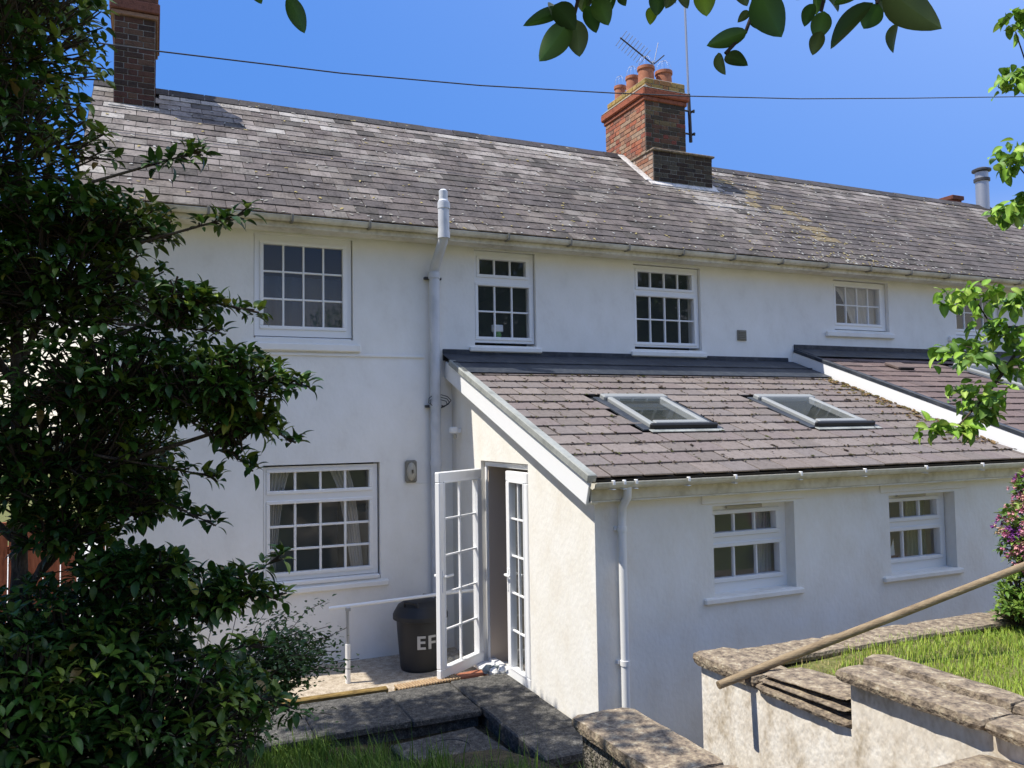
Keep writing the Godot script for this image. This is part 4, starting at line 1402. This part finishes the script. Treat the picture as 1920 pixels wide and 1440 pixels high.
func big_shrub():
	var o := thing("evergreen_shrub", "tall dark evergreen shrub with glossy leaf whorls filling the left edge", "shrub")
	var lobes := [
		[V(-3.95, 4.49, 4.38), V(.44, .49, .46)], [V(-3.98, 3.89, 4.56), V(.50, .38, .45)], [V(-3.55, 3.50, 4.72), V(.38, .15, .29)], [V(-3.67, 3.23, 4.63), V(.45, .29, .38)],
		[V(-3.16, 3.07, 5.07), V(.20, .07, .13)], [V(-3.35, 2.72, 4.96), V(.48, .22, .36)], [V(-2.97, 2.70, 5.25), V(.30, .13, .23)], [V(-2.91, 2.51, 5.15), V(.20, .08, .15)],
		[V(-3.65, 2.36, 4.70), V(.54, .28, .42)], [V(-3.34, 2.15, 4.84), V(.20, .12, .17)], [V(-3.57, 1.54, 4.80), V(.52, .26, .40)], [V(-3.02, 1.70, 5.06), V(.23, .10, .18)],
		[V(-3.25, 1.20, 5.14), V(.48, .28, .38)], [V(-3.76, 1.30, 5.14), V(.40, .35, .38)], [V(-4.3, 3.2, 4.4), V(.5, .8, .6)], [V(-4.4, 1.3, 4.5), V(.5, .5, .5)], [V(-4.25, 4.9, 4.3), V(.6, .5, .5)], [V(-4.45, 2.45, 4.5), V(.35, .2, .4)], [V(-3.62, 2.02, 4.75), V(.24, .14, .2)], [V(-3.40, 1.82, 4.9), V(.2, .09, .2)], [V(-3.25, 1.82, 5.0), V(.15, .08, .12)]]
	put(o, "trunk", tubemesh([V(-3.95, .1, 4.5), V(-3.9, .8, 4.52), V(-3.85, 1.8, 4.55), V(-3.88, 3.0, 4.55), V(-3.9, 4.3, 4.45)], [.05, .042, .036, .028, .012], 10), M["bark"])
	for l in lobes:
		var c: Vector3 = l[0]
		var y: float = clamp(c.y - .5, .3, 4.0)
		put(o, "limb", tubemesh([V(-3.88, y, 4.53), V(-3.88, y, 4.53).lerp(c, .5) + V(0, .06, 0), c + V((c.x + 3.88) * .15, .02, 0)], [.022, .014, .006], 6), M["bark"])
	var tones := [L(.026, .07, .010), L(.038, .095, .012), L(.022, .056, .010), L(.05, .115, .015), L(.032, .075, .013), L(.08, .125, .016)]
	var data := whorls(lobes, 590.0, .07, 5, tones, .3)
	# thin sprays that stick out of the mass
	for t in [[V(-3.1, 3.45, 4.95), V(-2.86, 3.52, 5.05)], [V(-3.1, 3.1, 5.07), V(-2.84, 3.02, 5.2)], [V(-3.2, 2.95, 5.05), V(-2.98, 2.93, 5.15)], [V(-2.85, 2.7, 5.3), V(-2.62, 2.66, 5.4)], [V(-2.9, 2.55, 5.2), V(-2.66, 2.40, 5.3)], [V(-3.0, 2.42, 5.1), V(-2.84, 2.28, 5.15)], [V(-3.25, 2.15, 4.95), V(-3.0, 2.02, 5.05)], [V(-3.25, 2.3, 4.95), V(-2.98, 2.24, 5.0)], [V(-3.0, 1.72, 5.1), V(-2.72, 1.86, 5.2)], [V(-2.95, 1.7, 5.1), V(-2.70, 1.68, 5.2)], [V(-2.95, 1.3, 5.2), V(-2.68, 1.2, 5.3)], [V(-3.1, 1.45, 5.2), V(-2.8, 1.5, 5.3)], [V(-3.3, 3.75, 4.9), V(-3.06, 3.84, 4.95)]]:
		put(o, "limb", tubemesh([t[0] - (t[1] - t[0]), t[0], t[1]], [.008, .006, .003], 6), M["bark"])
		var bits := []
		for k in 4: bits.append([t[0].lerp(t[1], .2 + k * .27), V(.03, .03, .03)])
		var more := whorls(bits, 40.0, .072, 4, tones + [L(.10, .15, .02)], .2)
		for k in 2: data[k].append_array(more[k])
		for q in more[2]:
			var along: float = clamp((q[0] - t[0]).dot(t[1] - t[0]) / (t[1] - t[0]).length_squared(), 0.0, 1.0)
			data[2].append([q[0], t[0].lerp(t[1], along * .85)])
	for i in data[1].size():
		if rng.randf() < .03: data[1][i] = [L(.22, .21, .03), L(.16, .11, .03), L(.12, .17, .03)][rng.randi() % 3]
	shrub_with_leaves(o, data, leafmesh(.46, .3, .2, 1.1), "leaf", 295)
	# the finer shrub below it
	o = thing("fine_leaved_shrub", "wispy small-leaved bush between the big shrub and the handrail", "shrub")
	var stems := []
	var xs := []; var cs := []
	for i in 120:
		var a := V(-3.0 + rng.randf_range(-.2, .2), .45 + rng.randf() * .3, 4.55 + rng.randf_range(-.15, .15))
		var b := V(-2.60 + rng.randfn() * .17, 1.15 + rng.randfn() * .13, 4.38 + rng.randfn() * .14)
		if rng.randf() < .25: b = V(-2.38 + rng.randfn() * .09, 1.20 + rng.randfn() * .09, 4.3 + rng.randfn() * .1)
		var mid := a.lerp(b, .5) + V(-.04, .16, 0)
		var m2 := mid.lerp(b, .6) + V(.0, .05, 0)
		stems.append([a, mid]); stems.append([mid, m2]); stems.append([m2, b])
		for k in 44:
			var t := rng.randf_range(.0, 1.0)
			var p := (mid.lerp(m2, t * 2.0) if t < .5 else m2.lerp(b, t * 2.0 - 1.0)) + V(rng.randfn() * .04, rng.randfn() * .02, rng.randfn() * .04)
			if k < 10: p = a.lerp(mid, .5 + t * .5) + V(rng.randfn(), rng.randfn(), rng.randfn()) * .04
			var s := rng.randf_range(.024, .04)
			xs.append(Transform3D(aim(Vector3.ZERO, V(rng.randfn() + .5, rng.randfn() * .5, rng.randfn()).normalized(), rng.randfn() * .5).scaled_local(V(s, s, s)), p))
			cs.append(L(.03, .075, .014).lerp(L(.06, .11, .02), rng.randf()))
	shrub_with_leaves(o, [xs, cs, stems], leafmesh(.5, .2, .1), "leaf", 0, .0016)

func tree_crown(o: Node3D, lobes: Array, count: int, size: float, tones: Array, keep: Callable, material := "soft leaf"):
	var leaf := simpleleaf(.6)
	var xs := []; var cs := []
	var vol := 0.0
	for l in lobes: vol += l[1].x * l[1].y * l[1].z
	for l in lobes:
		var r: Vector3 = l[1]
		var n := int(count * r.x * r.y * r.z / vol)
		for i in n:
			var d := V(rng.randfn(), rng.randfn(), rng.randfn()).normalized()
			var p: Vector3 = l[0] + d * r * pow(rng.randf(), .45)
			if not keep.call(p): continue
			var s := size * rng.randf_range(.7, 1.3)
			xs.append(Transform3D(aim(Vector3.ZERO, (d + V(rng.randfn(), rng.randfn() - .3, rng.randfn()) * .8).normalized(), rng.randf() * TAU).scaled_local(V(s, s, s)), p))
			cs.append(tones[rng.randi() % tones.size()] * rng.randf_range(.75, 1.25))
	many(o, "crown", leaf, M[material], xs, cs)

func shade_tree():
	var o := thing("shade_tree", "big broadleaf tree whose crown shades the bank and kerb", "tree", V(-7.4, -.1, 5.6))
	put(o, "trunk", tubemesh([V(0, 0, 0), V(.05, 1.5, 0), V(.2, 3.5, -.1), V(.6, 5.6, -.2)], [.28, .22, .18, .12], 12), M["bark"])
	for e in [V(2.6, 6.4, -2.6), V(2.9, 6.3, -.4), V(2.7, 6.4, 1.8), V(.4, 7.4, -1.2), V(.2, 7.2, 1.4), V(-1.8, 6.2, 0)]:
		put(o, "limb", tubemesh([V(.2, 3.6, -.1), V(.3, 4.9, -.1).lerp(e, .45), e], [.11, .07, .02], 8), M["bark"])
	var at := V(-7.4, -.1, 5.6)
	var lobes := [[V(2.6, 6.45, -4.0), V(1.1, .6, .9)], [V(2.5, 6.4, -2.9), V(1.2, .7, 1.1)], [V(2.4, 6.45, -1.4), V(1.15, .7, 1.2)], [V(2.4, 6.5, .5), V(1.2, .75, 1.3)], [V(2.3, 6.6, 2.4), V(1.3, .8, 1.4)], [V(.6, 7.0, -2.6), V(1.5, .9, 1.4)], [V(.4, 7.3, 1.0), V(1.6, 1.0, 1.7)], [V(-1.6, 6.3, 0), V(1.5, 1.1, 1.8)], [V(.9, 6.7, -.6), V(1.4, .8, 1.7)], [V(.8, 6.6, 2.6), V(1.4, .8, 1.5)]]
	tree_crown(o, lobes, 40000, .15, [L(.05, .10, .018), L(.06, .12, .02), L(.045, .09, .02)], func(p):
		var q: Vector3 = p + at
		var edge: float = q.x + .583 * q.y
		var gap: float = q.x + .583 * (q.y - 3.1)
		if q.z > 4.0 and q.z < 5.3 and gap > -3.3 and gap < -2.3 and rng.randf() > .15: return false
		return edge < -.06 and q.z > 1.15 and (edge < -1.6 or q.z < 3.8 or rng.randf() < .5))

func apple_tree():
	var o := thing("apple_tree", "apple tree with sunlit leaf sprays at the right and a dark leafy branch overhead", "tree")
	put(o, "trunk", tubemesh([V(.95, .75, 7.9), V(.92, 1.5, 7.88), V(.8, 2.3, 7.85), V(.6, 3.0, 7.8)], [.11, .10, .085, .06], 12), M["bark"])
	var limb := [V(.6, 3.0, 7.8), V(-.1, 3.25, 8.2), V(-.7, 3.42, 8.4), V(-1.634, 3.40, 8.282), V(-1.94, 3.36, 8.144), V(-2.265, 3.335, 7.999), V(-2.581, 3.33, 7.859), V(-3.078, 3.33, 7.639)]
	put(o, "limb", tubemesh(limb, [.05, .035, .028, .018, .014, .011, .008, .004], 8), M["bark"])
	for s in [
		[V(-2.56, 3.33, 7.87), V(-2.548, 3.256, 7.87), V(-2.558, 3.21, 7.863)], [V(-2.25, 3.335, 8.0), V(-2.253, 3.221, 7.999), V(-2.266, 3.182, 7.991), V(-2.3, 3.143, 7.974)],
		[V(-2.04, 3.35, 8.098), V(-2.044, 3.231, 8.093)], [V(-2.105, 3.345, 8.06), V(-2.123, 3.229, 8.035)], [V(-3.051, 3.33, 7.651), V(-3.041, 3.264, 7.652)], [V(-2.4, 3.34, 7.93), V(-2.40, 3.27, 7.91)]]:
		put(o, "twig", tubemesh(s, .0035, 6), M["twig"])
	var tones := [L(.035, .085, .016), L(.055, .115, .02), L(.075, .105, .03), L(.03, .06, .015)]  # overhead leaves coloured darker, as backlit, than the side sprays
	var lm := []
	for c in tones + [L(.16, .24, .02)]:
		var am := ArrayMesh.new()
		var arr := leafmesh(1.0, .22, .10, 1.15, 11).surface_get_arrays(0)
		var cc := PackedColorArray(); cc.resize(arr[Mesh.ARRAY_VERTEX].size()); cc.fill(c)
		for v in cc.size():
			if abs(arr[Mesh.ARRAY_VERTEX][v].x) < .0005: cc[v] = c * 1.7
		arr[Mesh.ARRAY_COLOR] = cc
		am.add_surface_from_arrays(Mesh.PRIMITIVE_TRIANGLES, arr)
		lm.append(am)
	var big := [
		[V(-2.572, 3.228, 7.858), V(-2.631, 3.213, 7.809), .026], [V(-2.574, 3.199, 7.878), V(-2.612, 3.136, 7.835), .047], [V(-2.553, 3.211, 7.865), V(-2.538, 3.153, 7.847), .041], [V(-2.608, 3.218, 7.885), V(-2.565, 3.185, 7.881), .042],
		[V(-2.521, 3.251, 7.849), V(-2.494, 3.212, 7.837), .032], [V(-2.519, 3.253, 7.883), V(-2.489, 3.211, 7.872), .038], [V(-2.521, 3.297, 7.830), V(-2.505, 3.260, 7.813), .035], [V(-2.477, 3.258, 7.902), V(-2.460, 3.246, 7.887), .020],
		[V(-2.402, 3.276, 7.914), V(-2.394, 3.237, 7.894), .032], [V(-2.397, 3.258, 7.882), V(-2.388, 3.235, 7.863), .022], [V(-2.389, 3.263, 7.941), V(-2.389, 3.240, 7.918), .024], [V(-2.339, 3.270, 7.964), V(-2.320, 3.225, 7.948), .039],
		[V(-2.298, 3.216, 8.067), V(-2.251, 3.146, 8.062), .060], [V(-2.276, 3.174, 8.008), V(-2.329, 3.159, 7.962), .031], [V(-2.312, 3.145, 7.969), V(-2.289, 3.114, 7.955), .024], [V(-2.300, 3.139, 7.973), V(-2.251, 3.132, 7.973), .028],
		[V(-2.113, 3.259, 8.009), V(-2.116, 3.227, 7.984), .027], [V(-2.133, 3.219, 8.052), V(-2.130, 3.177, 8.029), .036], [V(-2.137, 3.182, 8.048), V(-2.137, 3.149, 8.024), .027], [V(-2.050, 3.233, 8.090), V(-2.108, 3.163, 8.038), .038],
		[V(-2.024, 3.240, 8.080), V(-2.034, 3.206, 8.052), .042], [V(-2.073, 3.250, 8.080), V(-2.100, 3.243, 8.046), .024], [V(-2.111, 3.207, 8.171), V(-2.013, 3.147, 8.189), .061], [V(-2.008, 3.195, 8.106), V(-2.002, 3.151, 8.084), .047],
		[V(-3.041, 3.264, 7.652), V(-3.010, 3.205, 7.640), .032], [V(-3.105, 3.279, 7.625), V(-3.084, 3.261, 7.611), .024], [V(-2.260, 3.221, 7.996), V(-2.265, 3.212, 7.971), .016], [V(-2.254, 3.211, 7.998), V(-2.233, 3.199, 7.985), .016]]
	# the leaf lies across the view from below: its face looks down and out
	for i in big.size():
		var a: Vector3 = big[i][0]; var b: Vector3 = big[i][1]
		var d := (b - a).normalized()
		var face := (V(-.38, -.45, .75) + V(rng.randfn(), rng.randfn(), rng.randfn()) * .28).normalized()
		var y := (face - d * face.dot(d)).normalized() * -1.0
		var bs := Basis(y.cross(-d).normalized() * -1.0, y, -d)
		bs.x = bs.y.cross(bs.z)
		var len_ := a.distance_to(b)
		put(o, "leaf", lm[4] if i in [9, 11] else lm[i % 4], M["soft leaf"], Transform3D(bs.scaled_local(V(big[i][2] * 1.05, len_, len_ * 1.05)), a))
	for c in [V(-2.57, 3.265, 7.87), V(-2.51, 3.275, 7.86), V(-2.27, 3.265, 8.0), V(-2.12, 3.285, 8.03), V(-2.03, 3.275, 8.08), V(-2.40, 3.30, 7.93)]:
		for k in 7:
			var p: Vector3 = c + V(rng.randf_range(-.05, .05), rng.randf_range(-.01, .03), rng.randf_range(-.05, .05))
			var z := rng.randf_range(.04, .058)
			put(o, "leaf", lm[rng.randi() % 4], M["soft leaf"], Transform3D(aim(Vector3.ZERO, V(rng.randfn(), -1.1 + rng.randfn() * .4, rng.randfn()).normalized(), rng.randf_range(-1, 1)).scaled_local(V(z * .58, z, z)), p))
	# sprays at the right
	for s in [
		[V(.5, 2.85, 7.8), V(-.32, 2.747, 7.514), V(-.612, 2.717, 7.383), V(-.676, 2.611, 7.348), V(-.724, 2.541, 7.323), V(-.805, 2.445, 7.282), V(-.87, 2.437, 7.252)], [V(-.676, 2.611, 7.348), V(-.734, 2.692, 7.328), V(-.787, 2.702, 7.304)],
		[V(-.4, 2.757, 7.48), V(-.71, 2.768, 7.343), V(-.767, 2.87, 7.323)], [V(.5, 3.1, 7.8), V(-.405, 3.317, 7.509), V(-.608, 3.267, 7.417), V(-.649, 3.321, 7.402)], [V(.3, 3.2, 7.9), V(-.407, 3.636, 7.527), V(-.611, 3.64, 7.437), V(-.644, 3.747, 7.428)]]:
		var rad := []
		for i in s.size(): rad.append(lerp(.009 if s.size() > 5 else .005, .002, float(i) / (s.size() - 1)))
		put(o, "twig", tubemesh(s, rad, 6), M["bark"])
	var sprays := [
		[V(-.772, 2.874, 7.321), .089, .044], [V(-.718, 2.763, 7.339), .044, .036], [V(-.787, 2.684, 7.303), .080, .053], [V(-.749, 2.545, 7.312), .080, .050], [V(-.732, 2.485, 7.316), .044, .032],
		[V(-.875, 2.437, 7.250), .039, .032], [V(-.789, 2.432, 7.288), .021, .021], [V(-.637, 2.859, 7.380), .044, .039], [V(-.637, 2.739, 7.373), .044, .044], [V(-.636, 2.637, 7.368), .050, .044],
		[V(-.639, 3.782, 7.433), .036, .043], [V(-.646, 3.596, 7.419), .039, .062], [V(-.652, 3.330, 7.401), .046, .071], [V(-.672, 3.147, 7.381), .050, .027], [V(-.623, 3.178, 7.405), .027, .036]]
	var light := [L(.15, .28, .03), L(.19, .32, .035), L(.11, .21, .025), L(.25, .35, .06), L(.09, .17, .03)]  # sunlight put into the colour: brighter tones for leaves of the same tree
	var small := []
	for c in light:
		var am := ArrayMesh.new()
		var arr := leafmesh(.58, .3, .18, 1.1, 6).surface_get_arrays(0)
		var cc := PackedColorArray(); cc.resize(arr[Mesh.ARRAY_VERTEX].size()); cc.fill(c)
		for v in cc.size():
			if abs(arr[Mesh.ARRAY_VERTEX][v].x) < .0005: cc[v] = c * 1.7
		arr[Mesh.ARRAY_COLOR] = cc
		am.add_surface_from_arrays(Mesh.PRIMITIVE_TRIANGLES, arr)
		small.append(am)
	for s in sprays:
		var n := int(22 + 14000.0 * s[1] * s[2])
		for i in n:
			var p: Vector3 = s[0] + V(rng.randf_range(-1, 1) * s[1] * .9, rng.randf_range(-1, 1) * s[2] * .8, rng.randf_range(-1, 1) * s[1])
			var z := rng.randf_range(.032, .055)
			put(o, "leaf", small[rng.randi() % small.size()], M["soft leaf"], Transform3D(aim(Vector3.ZERO, V(rng.randfn() * .8 - .3, rng.randfn() * .5 - .45, rng.randfn() * .6 + .25).normalized(), rng.randf_range(-1.1, 1.1)).scaled_local(V(z, z, z)), p))
	tree_crown(o, [[V(.5, 4.3, 8.1), V(1.0, .8, .9)], [V(1.3, 3.7, 7.6), V(.9, .7, .8)], [V(.25, 3.1, 7.75), V(.5, .5, .4)]], 5000, .06, light, func(p): return p.x > -.35)

func flowering_bush():
	var o := thing("flowering_bush", "rhododendron with pink blossom beside the coping at the right edge", "bush")
	put(o, "trunk", tubemesh([V(3.35, .72, 4.85), V(3.3, 1.1, 4.8), V(3.25, 1.5, 4.75)], [.04, .03, .015], 8), M["bark"])
	var lobes := [[V(3.20, 1.05, 4.75), V(.20, .20, .2)], [V(3.42, 1.5, 4.8), V(.32, .34, .32)], [V(3.5, 1.85, 4.8), V(.24, .2, .25)], [V(3.85, 1.1, 4.9), V(.45, .4, .4)], [V(3.12, .92, 4.78), V(.19, .12, .18)]]
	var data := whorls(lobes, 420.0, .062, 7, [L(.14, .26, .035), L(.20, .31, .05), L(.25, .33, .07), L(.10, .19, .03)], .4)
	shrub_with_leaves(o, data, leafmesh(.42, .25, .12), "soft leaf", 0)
	# blossom: trusses of five-petalled flowers
	var petal := leafmesh(.8, .2, .3, 1.4)
	var xs := []; var cs := []
	for i in 170:
		var l: Array = [lobes[1], lobes[1], lobes[2], lobes[1]][rng.randi() % 4]
		var d := V(rng.randfn() - .6, rng.randfn() + .1, rng.randfn() + .5).normalized()
		var c: Vector3 = l[0] + d * l[1] * 1.04
		var tone := L(.52, .17, .30).lerp(L(.60, .30, .30), rng.randf())
		if rng.randf() < .25: tone = L(.55, .36, .24)
		if rng.randf() < .12: tone = L(.22, .05, .26)
		for f in 6:
			var cc := c + V(rng.randfn(), rng.randfn(), rng.randfn()) * .022
			var fd := (d + V(rng.randfn(), rng.randfn(), rng.randfn()) * .5).normalized()
			var bb := aim(Vector3.ZERO, fd, rng.randf() * TAU)
			for k in 5:
				var a := TAU * k / 5
				var dir := (bb.x * cos(a) + bb.y * sin(a)) * .8 - bb.z * .6
				xs.append(Transform3D(aim(Vector3.ZERO, dir.normalized(), 0).scaled_local(V(.026, .026, .026)), cc))
				cs.append(tone * rng.randf_range(.8, 1.2))
	many(o, "blossom", petal, M["petal"], xs, cs)

func added_hedge():  # unseen hedge, added to block sky light from the lower shrub
	var o := thing("added_hedge", "unseen hedge added left of the bank to keep sky light off the low shrub", "hedge", V(-5.7, 0, 7.4))
	put(o, "stem", tubemesh([V(0, -.2, 0), V(0, 1.2, 0)], [.06, .03], 8), M["bark"])
	var lobes := []
	for k in 6: lobes.append([V(0, 1.2, -3.0 + k * 1.2), V(.65, 1.5, .9)])
	tree_crown(o, lobes, 11000, .11, [L(.03, .07, .014), L(.04, .085, .018)], func(p): return p.y > -.2 and p.y < 2.5)

func far_trees():
	# tall garden trees behind the viewer, which the upstairs panes mirror
	for t in [[V(8.0, .9, 18), "tall dense green tree at the far end of the garden mirrored in the narrow window", 4.6], [V(15.5, .9, 19), "broad green tree mirrored in the wide upstairs window", 5.0]]:
		var o := thing("garden_tree", t[1], "tree", t[0])
		put(o, "trunk", tubemesh([V(0, -.3, 0), V(.1, 3, 0), V(0, 6, .1)], [.3, .22, .1], 10), M["bark"])
		var s: float = t[2]
		tree_crown(o, [[V(0, s * 1.25, 0), V(s * .6, s * .7, s * .5)], [V(-s * .4, s * .8, .2), V(s * .5, s * .5, s * .45)], [V(s * .45, s * .8, -.1), V(s * .5, s * .5, s * .45)]], 9000, .3, [L(.045, .10, .02), L(.07, .13, .025), L(.035, .08, .018)], func(p): return true)

func _ready():
	rng.seed = 20240611
	light_and_camera()
	materials()
	ground()
	cottage()
	lean_to()
	neighbour_lean_to()
	garden_walls()
	fittings()
	path_things()
	inside_things()
	shade_tree()
	big_shrub()
	apple_tree()
	flowering_bush()
	far_trees()
	added_hedge()
	grass()
